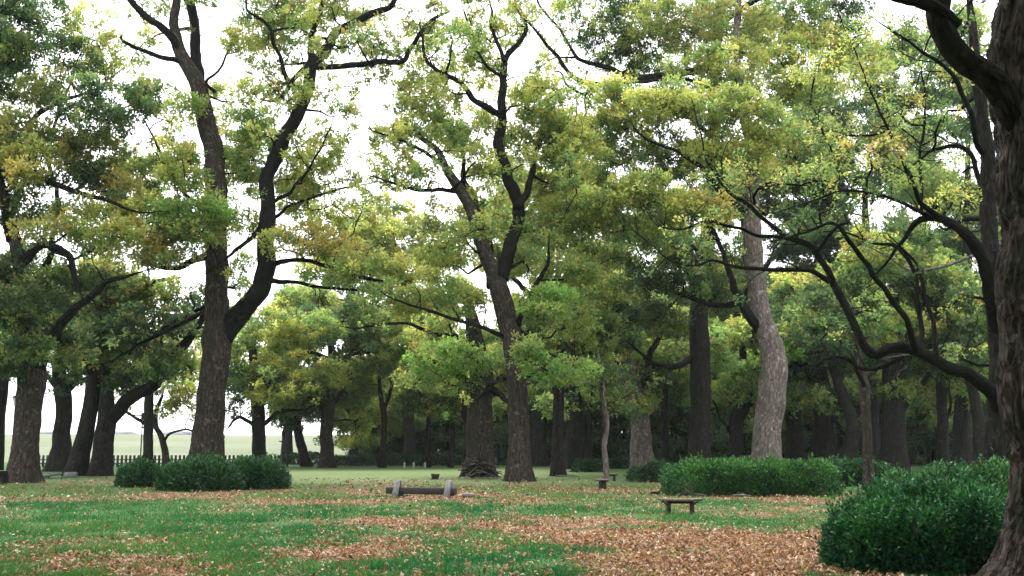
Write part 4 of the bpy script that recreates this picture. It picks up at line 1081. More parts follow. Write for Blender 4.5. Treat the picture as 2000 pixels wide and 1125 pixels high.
mid('camphor_tree', 'broad shaded trunk behind the narrow dark one, right of centre', 68.0, [(1118, 918, 50), (1120, 880, 40), (1122, 830, 36), (1122, 780, 34), (1120, 720, 26), (1124, 640, 16)], [[(1115, 780, 12), (1095, 745, 9, .5), (1075, 700, 6, 1)]], auto_blobs(1120, 670, 90, 70, 9, ('deep', 'green'), 1.05, seed=14))
mid('camphor_tree', 'small pale-stemmed tree with wispy bare branches behind the end-on bench', 46.0, [(1184, 938, 13), (1183, 900, 12), (1180, 870, 11), (1186, 830, 10), (1180, 780, 8), (1176, 730, 6), (1168, 690, 3)], [[(1182, 850, 7), (1176, 800, 5, -.3), (1172, 760, 4, -.5)], [(1184, 815, 6), (1205, 790, 4, .2), (1225, 775, 3, .4)]], [(1170, 770, 40, 30, 1, .4, 'deep'), (1200, 740, 36, 26, .5, .4, 'deep'), (1150, 740, 34, 24, 0, .4, 'green'), (1180, 710, 40, 26, 0, .5, 'deep'), (1210, 800, 30, 20, .5, .3, 'deep')], bark='pale', limb_bark='brown', minr=0.008, twig=0.018, flare=0.2, L=.16, W=.09)
mid('camphor_tree', 'pale brown trunk leaning left behind the low shrubs right of centre', 60.0, [(1256, 918, 56), (1254, 880, 46), (1250, 840, 42), (1244, 800, 40), (1236, 760, 38), (1226, 720, 38), (1220, 680, 28), (1206, 630, 20), (1196, 570, 12)], [[(1240, 770, 20), (1262, 730, 18, .4), (1272, 690, 15, .8), (1290, 650, 11, 1.2), (1300, 600, 7, 1.5)], [(1222, 720, 16), (1205, 705, 13, -.5), (1190, 680, 10, -.8), (1160, 665, 7, -1)], [(1262, 716, 10), (1300, 722, 9, 0), (1345, 712, 7, 0)]],
    auto_blobs(1230, 620, 90, 70, 11, ('green', 'deep', 'green'), 1.0, seed=15), bark='pale')
mid('camphor_tree', 'thin grey pole of a tree left of the straight dark trunk', 70.0, [(1300, 912, 20), (1300, 860, 15), (1298, 800, 14), (1300, 740, 12), (1296, 680, 8)], [], auto_blobs(1300, 690, 50, 50, 6, ('deep', 'green'), 1, seed=16))
mid('camphor_tree', 'black forked trunk close left of the pale twisted trunk', 62.0, [(1434, 912, 38), (1438, 870, 30), (1436, 830, 27), (1444, 790, 22), (1446, 740, 20), (1450, 680, 14), (1446, 620, 8)], [[(1438, 830, 20), (1460, 790, 19, .6), (1470, 740, 17, 1), (1476, 680, 12, 1.4)], [(1430, 850, 8), (1415, 830, 7, 0), (1400, 815, 6, 0), (1395, 780, 4, 0)]], auto_blobs(1440, 690, 80, 70, 10, ('deep', 'bright', 'green'), 1.0, seed=17))
mid('camphor_tree', 'shaded grey trunk just right of the pale twisted trunk', 66.0, [(1552, 912, 48), (1552, 870, 38), (1550, 820, 35), (1550, 770, 33), (1556, 700, 26), (1560, 620, 16)], [[(1550, 760, 14), (1530, 720, 11, .4), (1520, 680, 8, .8)]], auto_blobs(1560, 640, 90, 80, 12, ('deep', 'deep', 'green'), 1.1, seed=18))
mid('camphor_tree', 'wide dark trunk second to the right of the pale twisted trunk', 63.0, [(1608, 914, 60), (1608, 870, 48), (1606, 820, 42), (1604, 770, 40), (1600, 700, 30), (1606, 620, 18)], [[(1600, 770, 18), (1580, 735, 14, .4), (1570, 690, 10, .8)], [(1608, 800, 14), (1630, 820, 10, -.6), (1648, 850, 7, -1)]], auto_blobs(1610, 620, 100, 90, 13, ('deep', 'deep', 'green'), 1.1, seed=19))
mid('camphor_tree', 'black leaning trunk with a kinked fork between the wide dark trunk and slender near trunk', 57.0, [(1648, 914, 40), (1658, 880, 34), (1664, 845, 30), (1662, 815, 26), (1648, 775, 22), (1634, 735, 20), (1622, 700, 14), (1610, 640, 8)], [[(1662, 830, 16), (1680, 800, 12, .4), (1692, 760, 8, .8)]], auto_blobs(1640, 640, 80, 60, 9, ('deep', 'green'), 1, seed=20))
mid('camphor_tree', 'slender knobbly trunk standing in front of the wood, between hedge and leafy bush', 37.0, [(1696, 955, 30), (1697, 925, 22), (1694, 885, 20), (1692, 840, 19), (1690, 800, 20), (1688, 760, 24), (1684, 735, 19), (1676, 700, 15), (1668, 660, 11), (1665, 600, 7)], [[(1690, 760, 12), (1668, 730, 9, -.3), (1662, 700, 7, -.5)], [(1686, 740, 10), (1720, 715, 8, .4), (1740, 700, 5, .6)]], [(1670, 640, 36, 26, 0, .6, 'deep'), (1700, 600, 40, 26, .5, .6, 'green'), (1640, 600, 36, 24, .5, .6, 'deep')], bark='brown', L=0.15, W=0.08, padr=.5, leafn=70, amp=0.12)
mid('camphor_tree', 'broad straight trunk deep in shade right of the slender knobbly trunk', 58.0, [(1746, 918, 62), (1746, 880, 52), (1746, 830, 48), (1746, 780, 46), (1746, 720, 46), (1744, 660, 38), (1740, 600, 28), (1750, 530, 18), (1755, 450, 10)], [[(1762, 800, 18), (1780, 770, 15, 0), (1800, 750, 12, 0), (1830, 700, 8, 0)], [(1742, 640, 18), (1710, 600, 14, .5), (1690, 540, 10, 1)]], auto_blobs(1760, 560, 110, 110, 16, ('deep', 'deep', 'green'), 1.1, seed=21))
mid('camphor_tree', 'narrow dark trunk right of the broad shaded one, behind the leafy bush', 60.0, [(1840, 914, 30), (1842, 870, 24), (1842, 820, 22), (1838, 760, 20), (1836, 700, 16), (1830, 620, 10)], [[(1842, 830, 9), (1862, 800, 7, 0), (1856, 760, 5, 0)]], auto_blobs(1840, 620, 90, 90, 11, ('deep', 'green', 'deep'), 1.1, seed=22))
mid('camphor_tree', 'dark leaning trunk left of the arching-limbed tree, behind the leafy bush', 55.0, [(1912, 914, 34), (1914, 870, 28), (1912, 820, 24), (1904, 780, 22), (1892, 740, 18), (1880, 690, 12)], [[(1888, 800, 8), (1880, 830, 7, 0), (1876, 870, 6, 0)]], auto_blobs(1890, 640, 80, 90, 10, ('deep', 'green', 'deep'), 1.1, seed=23))

# crowns of trees standing behind the open lawn, light yellow-green
mid('camphor_tree', 'tall tree behind the centre with a light yellow-green crown below the sky gap', 84.0, [(800, 905, 30), (800, 850, 24), (796, 760, 22), (790, 660, 18), (780, 560, 12), (770, 470, 7)], [[(795, 640, 11), (740, 600, 9, -1), (680, 590, 6, -2)], [(790, 620, 11), (840, 560, 9, 1), (870, 500, 6, 2)]],
    auto_blobs(760, 560, 130, 110, 22, ('fresh', 'fresh', 'green', 'rust'), .85, (34, 50), seed=24) + [(700, 440, 44, 30, 0, .6, 'fresh'), (770, 430, 44, 32, 1, .6, 'fresh'), (640, 440, 44, 30, 0, .6, 'fresh'), (740, 390, 36, 26, 0, .4, 'fresh'), (820, 450, 40, 30, 2, .7, 'fresh')], L=0.3, W=0.17, padr=.85)
mid('camphor_tree', 'tree behind the forked giant with a wide light green crown over the fence end', 90.0, [(560, 905, 28), (562, 850, 22), (566, 760, 20), (572, 680, 15), (580, 590, 8)], [[(566, 720, 10), (620, 660, 8, 0), (660, 620, 5, 0)]],
    auto_blobs(600, 630, 90, 70, 16, ('fresh', 'green', 'fresh'), .85, (34, 50), seed=25), L=0.32, W=0.18, padr=.9)
mid('camphor_tree', 'far rounded pale green tree seen through the gap in the middle of the wood', 110.0, [(775, 900, 26), (776, 860, 20), (778, 820, 18), (776, 770, 12)], [], auto_blobs(770, 770, 50, 60, 10, ('fresh', 'bright'), 1.0, (24, 36), seed=26, dz=5), L=0.36, W=0.2, padr=1.0, bark='pale')
mid('camphor_tree', 'light green tree with foliage hanging almost to the lawn, right of the plain brown trunk', 86.0, [(690, 906, 22), (692, 860, 17), (696, 800, 15), (700, 730, 10), (704, 660, 6)], [[(692, 840, 8), (730, 815, 6, 0), (770, 810, 4, 0)], [(694, 810, 8), (660, 790, 6, 0), (640, 800, 4, 0)]], auto_blobs(710, 750, 70, 80, 13, ('fresh', 'fresh', 'green'), .8, (26, 40), seed=36, dz=3) + [(690, 850, 30, 18, -1, .7, 'fresh'), (730, 860, 28, 16, 0, .7, 'fresh'), (760, 835, 26, 18, 1, .7, 'green')], L=0.28, W=0.16)
mid('camphor_tree', 'tall full-crowned tree behind the central leaning tree', 78.0, [(1050, 908, 40), (1050, 850, 32), (1050, 760, 28), (1056, 660, 24), (1070, 560, 18), (1080, 440, 12), (1085, 340, 7)], [[(1060, 600, 14), (1000, 540, 11, 0), (950, 480, 7, 0)], [(1070, 560, 14), (1130, 480, 11, 0), (1180, 420, 7, 0)]],
    auto_blobs(1080, 470, 140, 150, 26, ('fresh', 'green', 'green', 'fresh'), .9, (36, 52), seed=27), L=0.3, W=0.17, padr=.85)
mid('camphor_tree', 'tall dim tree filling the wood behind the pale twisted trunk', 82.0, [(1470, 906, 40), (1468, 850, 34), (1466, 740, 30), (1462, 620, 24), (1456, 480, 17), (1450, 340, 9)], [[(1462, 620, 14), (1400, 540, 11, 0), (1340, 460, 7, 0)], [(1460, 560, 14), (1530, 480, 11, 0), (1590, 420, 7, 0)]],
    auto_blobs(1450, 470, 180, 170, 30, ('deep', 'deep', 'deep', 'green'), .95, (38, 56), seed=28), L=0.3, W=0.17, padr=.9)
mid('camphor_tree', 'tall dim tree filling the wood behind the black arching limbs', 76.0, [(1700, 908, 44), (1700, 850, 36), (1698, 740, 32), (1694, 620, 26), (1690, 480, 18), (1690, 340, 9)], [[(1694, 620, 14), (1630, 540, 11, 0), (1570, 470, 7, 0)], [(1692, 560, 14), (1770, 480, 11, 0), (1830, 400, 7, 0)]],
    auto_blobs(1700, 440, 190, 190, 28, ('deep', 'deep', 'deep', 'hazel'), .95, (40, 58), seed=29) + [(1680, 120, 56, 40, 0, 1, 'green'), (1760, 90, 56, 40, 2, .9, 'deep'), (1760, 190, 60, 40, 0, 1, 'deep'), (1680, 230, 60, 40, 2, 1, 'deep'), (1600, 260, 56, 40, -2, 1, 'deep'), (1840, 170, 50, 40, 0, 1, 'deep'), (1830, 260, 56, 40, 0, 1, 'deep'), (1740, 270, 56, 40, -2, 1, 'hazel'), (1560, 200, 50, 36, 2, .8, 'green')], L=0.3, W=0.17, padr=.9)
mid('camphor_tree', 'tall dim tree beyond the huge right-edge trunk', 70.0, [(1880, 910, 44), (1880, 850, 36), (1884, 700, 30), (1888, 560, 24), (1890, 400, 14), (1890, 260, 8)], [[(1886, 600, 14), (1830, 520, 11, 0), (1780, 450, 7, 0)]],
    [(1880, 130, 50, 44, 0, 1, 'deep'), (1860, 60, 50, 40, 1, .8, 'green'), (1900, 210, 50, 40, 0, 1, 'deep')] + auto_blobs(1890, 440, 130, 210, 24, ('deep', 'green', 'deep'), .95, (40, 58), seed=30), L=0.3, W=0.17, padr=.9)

# --- the far wood: slim trees standing close, copied from four of their kind
def wood_proto(i, H, r, cr, tone):
    rg = np.random.default_rng(100 + i)
    loc = np.array([0.0, 0.0, 0.0])
    root = thing('wood_tree', 'slim dark tree in the close-set wood behind the lawn', 'tree', (0, 0, 0), 0, 'slim trees of the far wood')
    mt = MB()
    lean = rg.normal(0, 0.03, 2)
    zs = np.linspace(-0.15, H * 0.92, 9)
    pts = np.stack([lean[0] * zs + rg.normal(0, 0.12, 9).cumsum() * 0.5, lean[1] * zs + rg.normal(0, 0.12, 9).cumsum() * 0.5, zs], 1)
    rad = r * (1 - 0.85 * np.linspace(0, 1, 9))
    p2, r2 = resample(pts, rad, 0.5)
    mt.tube(p2, r2, 10, amp=0.06, flare=0.3, seed=i)
    sk = Skel(); sk.add(p2[len(p2) // 4:], r2[len(p2) // 4:], 0)
    lb = [MB()]
    pads, prad = [], []
    for k in range(10):
        a = rg.uniform(0, 2 * math.pi); h = rg.uniform(0.34, 0.95) * H; q = cr * rg.uniform(0.35, 1) * (1.25 - h / H)
        c = np.array([math.cos(a) * q, math.sin(a) * q, h]) + np.array([p2[int(h / H * (len(p2) - 1))][0], p2[int(h / H * (len(p2) - 1))][1], 0])
        grow(sk, lb, c, lambda L: 0.03 + 0.02 * L, 0.02, 6, 0.6)
        n = 6
        pads.append(c + rg.normal(0, 1, (n, 3)) * np.array([0.9, 0.9, 0.5]))
        prad.append(rg.uniform(0.6, 1.2, n))
    pads, prad = np.vstack(pads), np.concatenate(prad)
    for c in pads:
        grow(sk, lb, c, lambda L: 0.02 + 0.012 * L, 0.012, 4, 0.5)
    v, l, c, C = leaves_for_pads(pads, prad, [tone] * len(pads), 80, 0.34, 0.2, 3)
    LEAVES[0] += len(c)
    link('crown', make_mesh('crown', v, l, c, M_LEAF, False, [('col', 'FLOAT_COLOR', 'FACE', C, 'color')]), root)
    mt.build('trunk', BARK['dark'], root, True)
    lb[0].build('limb', BARK['limb'], root, True)
    return root
protos = [wood_proto(0, 13, 0.20, 3.2, 'green'), wood_proto(1, 11, 0.16, 2.8, 'deep'), wood_proto(2, 15, 0.27, 3.6, 'fresh'), wood_proto(3, 9, 0.13, 2.6, 'green')]
spots = []
rg = np.random.default_rng(55)
tries = 0
while len(spots) < 78 and tries < 6000:
    tries += 1
    Y = rg.uniform(80, 97)
    px = rg.uniform(690, 2040)
    if px < 930 and Y < 91:
        continue
    X = at(px, 880, Y)[0]
    if all((X - a) ** 2 + (Y - b) ** 2 > 2.4 for a, b in spots):
        spots.append((X, Y))
for i, (X, Y) in enumerate(spots):
    pr = protos[i % 4]
    if i < 4:
        pr.location = (X, Y, 0)
        pr.rotation_euler = (0, 0, rg.uniform(0, 6.28))
    else:
        copy_tree(pr, (X, Y, 0), rg.uniform(0, 6.28), rg.uniform(0.8, 1.2), 'slim dark tree in the close-set wood behind the lawn', 'slim trees of the far wood')

# --- unseen wide-crowned trees added behind and beside the viewer to shade the lawn
def overhead_proto():
    root = thing('unseen_shade_tree', 'unseen wide-crowned camphor tree added behind the viewer to shade the lawn', 'tree', (0, 0, 0), 0, 'unseen shade trees behind the viewer')
    r_ = np.random.default_rng(77)
    mt = MB()
    p2, r2 = resample([(0, 0, -.15), (.1, 0, 3), (-.1, .1, 7), (.2, 0, 11), (0, .2, 16)], [.75, .6, .5, .36, .08], .4)
    mt.tube(p2, r2, 20, amp=.06, flare=.3, seed=4)
    sk = Skel(); sk.add(p2[len(p2) // 3:], r2[len(p2) // 3:], 0)
    lb = [MB()]
    pads = []
    for k in range(26):
        a = r_.uniform(0, 6.283); q = 7.5 * math.sqrt(r_.uniform(.02, 1)); h = 11.5 + 6.5 * r_.uniform(.1, 1) * math.sqrt(max(0, 1 - (q / 8.2) ** 2))
        c = np.array([q * math.cos(a), q * math.sin(a), h])
        grow(sk, lb, c, lambda L: .05 + .025 * L, .03, 6, .8)
        pads.append(c + r_.normal(0, 1, (9, 3)) * np.array([1.2, 1.2, .5]))
    pads = np.vstack(pads)
    v, l, c, C = leaves_for_pads(pads, r_.uniform(.7, 1.2, len(pads)), ['green'] * len(pads), 40, .4, .26, 3)
    link('crown', make_mesh('crown', v, l, c, M_LEAF, False, [('col', 'FLOAT_COLOR', 'FACE', C, 'color')]), root)
    mt.build('trunk', BARK['brown'], root, True)
    lb[0].build('limb', BARK['limb'], root, True)
    return root
op = overhead_proto()
op.location = (-9.5, 5, 0)
for (x, y, a, k_) in [(9.5, 1, 1.3, 1.0), (0, -4, 2.4, 1.05), (-17, 14, 3.3, 1.0), (-14, -8, 4.1, 1.1), (14, -11, 5.2, 1.1), (0, -18, .6, 1.1)]:
    copy_tree(op, (x, y, 0), a, k_, 'unseen wide-crowned camphor tree added behind the viewer to shade the lawn', 'unseen shade trees behind the viewer')

# --- evergreen undergrowth under the far wood
def shrub_proto(i, w, h):
    root = thing('undergrowth_shrub', 'dark evergreen shrub under the far wood', 'shrub', (0, 0, 0), 0, 'evergreen shrubs under the far wood')
    r_ = np.random.default_rng(300 + i)
    pads = r_.normal(0, 1, (26, 3)) * np.array([w * .42, w * .42, h * .24]) + np.array([0, 0, h * .5])
    pads[:, 2] = np.clip(pads[:, 2], .25, h)
    v, l, c, C = leaves_for_pads(pads, r_.uniform(.5, .95, 26), ['deep'] * 26, 75, 0.3, 0.17, 3)
    C[:, :3] *= np.array([.8, .85, .95])
    link('foliage', make_mesh('foliage', v, l, c, M_LEAF, False, [('col', 'FLOAT_COLOR', 'FACE', C, 'color')]), root)
    m = MB()
    for q in range(1):
        m.tube([(r_.normal(0, .1), r_.normal(0, .1), -.05), (r_.normal(0, .3), r_.normal(0, .3), h * .4), (r_.normal(0, w * .4), r_.normal(0, w * .4), h * .8)], [.05, .035, .015], 5)
    m.build('stem', BARK['limb'], root, True)
    return root
sprotos = [shrub_proto(0, 2.6, 3.0), shrub_proto(1, 3.2, 3.8), shrub_proto(2, 2.2, 2.4)]
for i in range(64):
    Y = 80 + 15 * ((i * 0.618) % 1.0)
    px = 690 + (2060 - 690) * (i + rg.uniform(0, 1)) / 64
    if px < 930:
        Y = max(Y, 92)
    loc = (at(px, 880, Y)[0], Y, 0)
    if i < 3:
        sprotos[i].location = loc
    else:
        copy_tree(sprotos[i % 3], loc, rg.uniform(0, 6.28), rg.uniform(.8, 1.35), 'dark evergreen shrub under the far wood', 'evergreen shrubs under the far wood')

# --- unseen trees and shrubs added behind and beside the viewer to block low sky
rg2 = np.random.default_rng(81)
for i in range(44):
    a = math.radians(rg2.uniform(150, 390))
    R_ = rg2.uniform(24, 36)
    x, y = R_ * math.cos(a), R_ * math.sin(a) + 4
    if abs(x) < 0.62 * y + 6 and y > 0:
        continue
    if i % 5 < 3:
        copy_tree(protos[i % 4], (x, y, 0), rg2.uniform(0, 6.28), rg2.uniform(1.0, 1.3), 'unseen slim tree added behind the viewer to block low sky', 'unseen slim trees blocking low sky behind the viewer')
    else:
        copy_tree(sprotos[i % 3], (x, y, 0), rg2.uniform(0, 6.28), rg2.uniform(1.1, 1.6), 'unseen evergreen shrub added behind the viewer to block low sky', 'unseen shrubs blocking low sky behind the viewer')

# ------------------------------------------------------------------ hedges and bushes
def bush(name, label, cx_px, y_base, lobes, L, W, n, tone=((0.026, 0.092, 0.032), (0.009, 0.040, 0.018), (0.070, 0.17, 0.045)), boxy=2.6, group=None, cat='bush', d=None):
    """lobes: (dx, dy, half width, half depth, height) in metres round the base; leaves fill a rounded, clipped volume"""
    d = d or dist_of(y_base)
    b = at(cx_px, y_base, d); b[2] = 0
    root = thing(name, label, cat, tuple(b), 0, group)
    vol = np.array([(l[2] * l[3] + l[2] * l[4] + l[3] * l[4]) for l in lobes])
    V, Dr = [], []
    for lb, vv in zip(lobes, vol / vol.sum()):
        k = int(n * vv)
        q = rng.normal(0, 1, (k * 2, 3))
        q[:, 2] = np.abs(q[:, 2]) * 1.0
        q /= (np.abs(q) ** boxy).sum(1)[:, None] ** (1 / boxy)
        q = q[:k]
        nrm = q * np.abs(q) ** (boxy - 2)
        nrm /= np.linalg.norm(nrm, axis=1)[:, None] + 1e-9
        sc = rng.uniform(0.0, 1.0, (k, 1)) ** 0.35
        bumpy = 0.70 + 0.58 * fbm(q * 3.0 + lb[0] * 7 + 11, 4)[:, None] + rng.normal(0, 0.025, (k, 1))
        p = q * (0.45 + 0.55 * sc) * bumpy * np.array([lb[2], lb[3], lb[4]])
        p[:, :2] += np.array([lb[0], lb[1]])
        p[:, 2] = np.maximum(p[:, 2], 0.03)
        V.append(p); Dr.append(nrm)
    V, Dr = np.vstack(V), np.vstack(Dr)
    top = np.flatnonzero(Dr[:, 2] > 0.05)
    if len(top) and L < .14:
        ns = int(26 * len(lobes))
        cand = rng.choice(top, ns * 6)
        ctr = np.array([np.average([l[0] for l in lobes]), np.average([l[1] for l in lobes]), 0.3])
        cand = cand[np.argsort(-np.linalg.norm(V[cand] - ctr, axis=1))][:ns * 2:2]
        ext = rng.uniform(.05, .26, len(cand))
        for j in range(9):
            sd = Dr[cand] + np.array([0, 0, .5]); sd /= np.linalg.norm(sd, axis=1)[:, None]
            V = np.vstack([V, V[cand] + sd * (ext * (j + 1) / 9)[:, None] + rng.normal(0, .012, (len(cand), 3))])
            Dr = np.vstack([Dr, sd])
    dirs = Dr * 0.9 + rng.normal(0, 0.6, V.shape) + np.array([0, 0, 0.25])
    dirs /= np.linalg.norm(dirs, axis=1)[:, None] + 1e-9
    v, l, c = leaf_geom(V, dirs, L, W, 4 if L < .08 else 3)
    t1, t2, t3 = [np.array(t) for t in tone]
    w = np.clip(fbm(V * 2.2 + 5, 3) * 1.8 - 0.45 + rng.normal(0, 0.2, len(V)), 0, 1)[:, None]
    C = t2 + (t1 - t2) * w
    new = (rng.random(len(V)) < 0.10 + 0.22 * np.clip(Dr[:, 2], 0, 1))[:, None]
    C = np.where(new, C + (t3 - C) * 0.7, C) * rng.normal(1, 0.18, (len(V), 1))
    C = np.hstack([np.clip(C, 0.006, 0.5), np.ones((len(C), 1))])
    link('foliage', make_mesh('foliage', v, l, c, M_HEDGE, False, [('col', 'FLOAT_COLOR', 'FACE', C, 'color')]), root)
    for lb in lobes:
        for q in range(3):
            ms = MB()
            x0, y0 = lb[0] + rng.uniform(-.6, .6) * lb[2], lb[1] + rng.uniform(-.6, .6) * lb[3]
            hh = lb[4] * rng.uniform(.55, .85)
            ms.tube([(x0, y0, -0.05), (x0 + rng.normal(0, .08), y0 + rng.normal(0, .08), hh * .5), (x0 + rng.normal(0, .2), y0 + rng.normal(0, .2), hh)], [.022, .016, .008], 5)
            ms.build('stem', BARK['dark'], root, True)
    LEAVES[0] += len(V)
    return root
G3 = 'row of round bushes before the forked giant'
bush('round_bush', 'small round dark bush, leftmost of the three before the forked giant', 275, 951, [(0, 0, .92, .8, .95), (.35, .1, .6, .6, .8)], .13, .06, 9000, boxy=2.2, group=G3)
bush('round_bush', 'wide dark round bush, middle of the three before the forked giant', 386, 957, [(-.5, .1, .95, .9, 1.0), (.55, 0, .95, .9, 1.12), (0, -.1, 1.0, .9, 1.05)], .13, .06, 15000, boxy=2.2, group=G3)
bush('round_bush', 'dark round bush, rightmost of the three, beside the open lawn', 496, 954, [(-.25, 0, .9, .9, 1.15), (.45, 0, .82, .8, 1.08)], .13, .06, 11000, boxy=2.2, group=G3)
bush('clipped_hedge', 'long flat-topped clipped hedge in front of the pale twisted trunk', 1468, 966, [(-1.6, 0, 1.2, .95, 1.02), (-.5, 0, 1.3, 1.0, 1.06), (.7, 0, 1.3, 1.0, 1.04), (1.75, 0, 1.05, .95, 1.02)], .10, .05, 38000, boxy=4.0, cat='hedge', tone=((0.040, 0.145, 0.034), (0.009, 0.044, 0.018), (0.13, 0.30, 0.05)))
bush('clipped_hedge', 'short dark clipped hedge behind the right end of the long one', 1672, 948, [(-.4, 0, .95, .8, .95), (.5, 0, .9, .8, .9)], .12, .06, 10000, boxy=3.5, cat='hedge')
bush('low_shrub', 'low straggly dark shrub off the left end of the long hedge', 1268, 940, [(-.35, 0, .6, .6, .62), (.35, .1, .7, .6, .85)], .12, .055, 7000, boxy=2.2, cat='shrub', tone=((0.035, 0.09, 0.035), (0.014, 0.045, 0.022), (0.09, 0.14, 0.05)))
bush('leafy_bush', 'big glossy green bush in the right foreground beside the huge trunk', 1800, 1108, [(-.45, 0, .75, .85, .95), (.25, .1, .85, .95, 1.06), (.72, .2, .6, .8, 1.08), (-.85, -.05, .42, .6, .72), (-.6, -.5, .36, .32, .72), (-.1, -.62, .42, .34, .86), (.45, -.6, .40, .36, .98), (-1.0, .15, .26, .3, .55), (.1, .1, .5, .5, 1.14), (-.45, .0, .35, .4, 1.02)], .062, .034, 52000, boxy=2.5, tone=((0.024, 0.105, 0.034), (0.007, 0.040, 0.018), (0.055, 0.20, 0.045)))
bush('leafy_bush', 'light leafy bush behind the big glossy one, tips sticking up', 1848, 1040, [(-.75, 0, .7, .7, 1.05), (.1, 0, .9, .8, 1.22), (.85, 0, .75, .8, 1.26)], .075, .038, 30000, boxy=2.3, tone=((0.034, 0.115, 0.036), (0.011, 0.050, 0.021), (0.09, 0.22, 0.055)))
DK = ((0.022, 0.065, 0.032), (0.010, 0.036, 0.020), (0.05, 0.10, 0.04))
def far_hedge(label, px0, px1, yb, h):
    d = dist_of(yb)
    w = (px1 - px0) * mpp(yb, d)
    k = max(2, int(w / 1.3))
    bush('far_hedge', label, (px0 + px1) / 2, yb, [((i + .5) * w / k - w / 2, rng.uniform(-.2, .2), w / k * .72, .7, h * rng.uniform(.85, 1.12)) for i in range(k)], .22, .11, int(900 * w), DK, 3.0, None, 'hedge')
far_hedge('low dark hedge at the lawn edge, between leaning trunk and fence end', 556, 628, 908, .82)
far_hedge('low dark hedge at the lawn edge, between brown trunk and forked black tree', 650, 740, 910, .72)
far_hedge('long low dark hedge at the lawn edge, left of the brush pile', 756, 908, 910, .75)
far_hedge('low dark hedge right of the narrow dark trunk, behind the pale-stemmed tree', 1125, 1176, 922, .68)
far_hedge('low dark hedge between the pale-stemmed tree and the pale leaning trunk', 1188, 1226, 916, .62)
far_hedge('dark low hedge in the wood behind the long clipped hedge', 1560, 1720, 917, .8)
far_hedge('dark low hedge in the wood behind the clipped hedge, left of the pale trunk', 1300, 1470, 915, .8)

# ------------------------------------------------------------------ benches, stumps, brush pile, lamps
M_STONE = plain_mat('weathered_stone', (0.10, 0.098, 0.10), (0.23, 0.225, 0.225), 9, 0.9, bump=0.6, spots=(0.085, 0.09, 0.07))
M_BEAM = plain_mat('dark_beam', (0.018, 0.016, 0.015), (0.05, 0.045, 0.043), 8, 0.8, (0.3, 3, 3), 0.5)
M_PLANK = plain_mat('worn_plank', (0.07, 0.042, 0.032), (0.16, 0.105, 0.085), 7, 0.7, (0.5, 4, 4), 0.5, spots=(0.2, 0.16, 0.14))
M_CUT = plain_mat('cut_wood', (0.14, 0.085, 0.06), (0.23, 0.16, 0.12), 9, 0.85, bump=0.4)
M_LOG = plain_mat('silvered_log', (0.11, 0.10, 0.09), (0.24, 0.225, 0.21), 8, 0.9, (0.4, 3, 3), 0.5)

# stone-legged bench with a squared beam
dB = dist_of(973)
b = at(826, 973, dB)
sb = thing('beam_bench', 'low bench of a dark squared beam held between two grey stone frames', 'bench', (b[0], b[1], 0), math.radians(-22))
for x in (-0.84, 0.88):
    m = MB()
    for s in (-1, 1):
        m.box((x, s * 0.135, 0.235), (0.19, 0.12, 0.62), rx=s * 0.38, taper=0.84, jit=0.006, bev=0.025)
    m.box((x, 0, 0.49), (0.18, 0.15, 0.10), jit=0.006, bev=0.03)
    m.build('stone_frame', M_STONE, sb)
MB().box((-0.07, 0, 0.215), (2.32, 0.19, 0.19), jit=0.004, bev=0.015).build('beam', M_BEAM, sb)
b = at(915, 973, dist_of(973))
lg = thing('log_stub', 'short silvered log lying at the right end of the beam bench', 'log', (b[0], b[1], 0), math.radians(-12))
MB().tube([(-.19, 0, .075), (0, .005, .08), (.19, 0, .078)], [.082, .085, .080], 14, seg=.06, amp=.08, seed=3).build('log_body', M_LOG, lg, True)
MB().tube([(.189, 0, .078), (.197, 0, .078)], [.076, .072], 14).build('cut_face', M_CUT, lg)

def plank_bench(label, px, yb, length, rz, h=0.36, depth=0.36):
    d = dist_of(yb)
    b = at(px, yb, d)
    r = thing('plank_bench', label, 'bench', (b[0], b[1], 0), rz)
    n = 3
    w = depth / n
    for i in range(n):
        y = (i + .5) * w - depth / 2
        m = MB()
        e = length / 2
        xs = [-e, -e * .82, -e * .4, 0, e * .4, e * .82, e]
        zt = [.012, .004, 0, -.002, 0, .004, .012]
        th = [.022, .05, .055, .056, .055, .05, .022]
        V, Fc = [], []
        for x, z, t in zip(xs, zt, th):
            for (yy, zz) in ((-w * .46, -t), (w * .46, -t), (w * .46, 0), (-w * .46, 0)):
                V.append((x, y + yy, h + z + zz))
        for k in range(6):
            for j in range(4):
                Fc.append((k * 4 + j, k * 4 + (j + 1) % 4, k * 4 + 4 + (j + 1) % 4, k * 4 + 4 + j))
        Fc += [(3, 2, 1, 0), (24, 25, 26, 27)]
        m.add(V, Fc)
        m.build('plank', M_PLANK, r)
    for s in (-1, 1):
        x = s * length * .26
        MB().box((x, 0, (h - .06) / 2 - .02), (.07, depth * .6, h - .02), bev=.012).build('leg', M_BEAM, r)
        MB().box((s * length * .335, 0, h - .105), (.17, .05, .03), ry=-s * .62).build('brace', M_IRON, r)
    MB().box((0, 0, h - .085), (length * .52, .06, .05)).build('stretcher', M_BEAM, r)
    return r
plank_bench('small plank bench with tapered ends and black legs on the leaf litter', 1329, 1005, 1.05, math.radians(4))
plank_bench('small plank bench seen end-on, before the pale-stemmed tree', 1177, 955, 1.1, math.radians(86), .34, .44)
plank_bench('dark low bench at the foot of the pale-stemmed tree', 1193, 938, .64, math.radians(10), .30, .36)

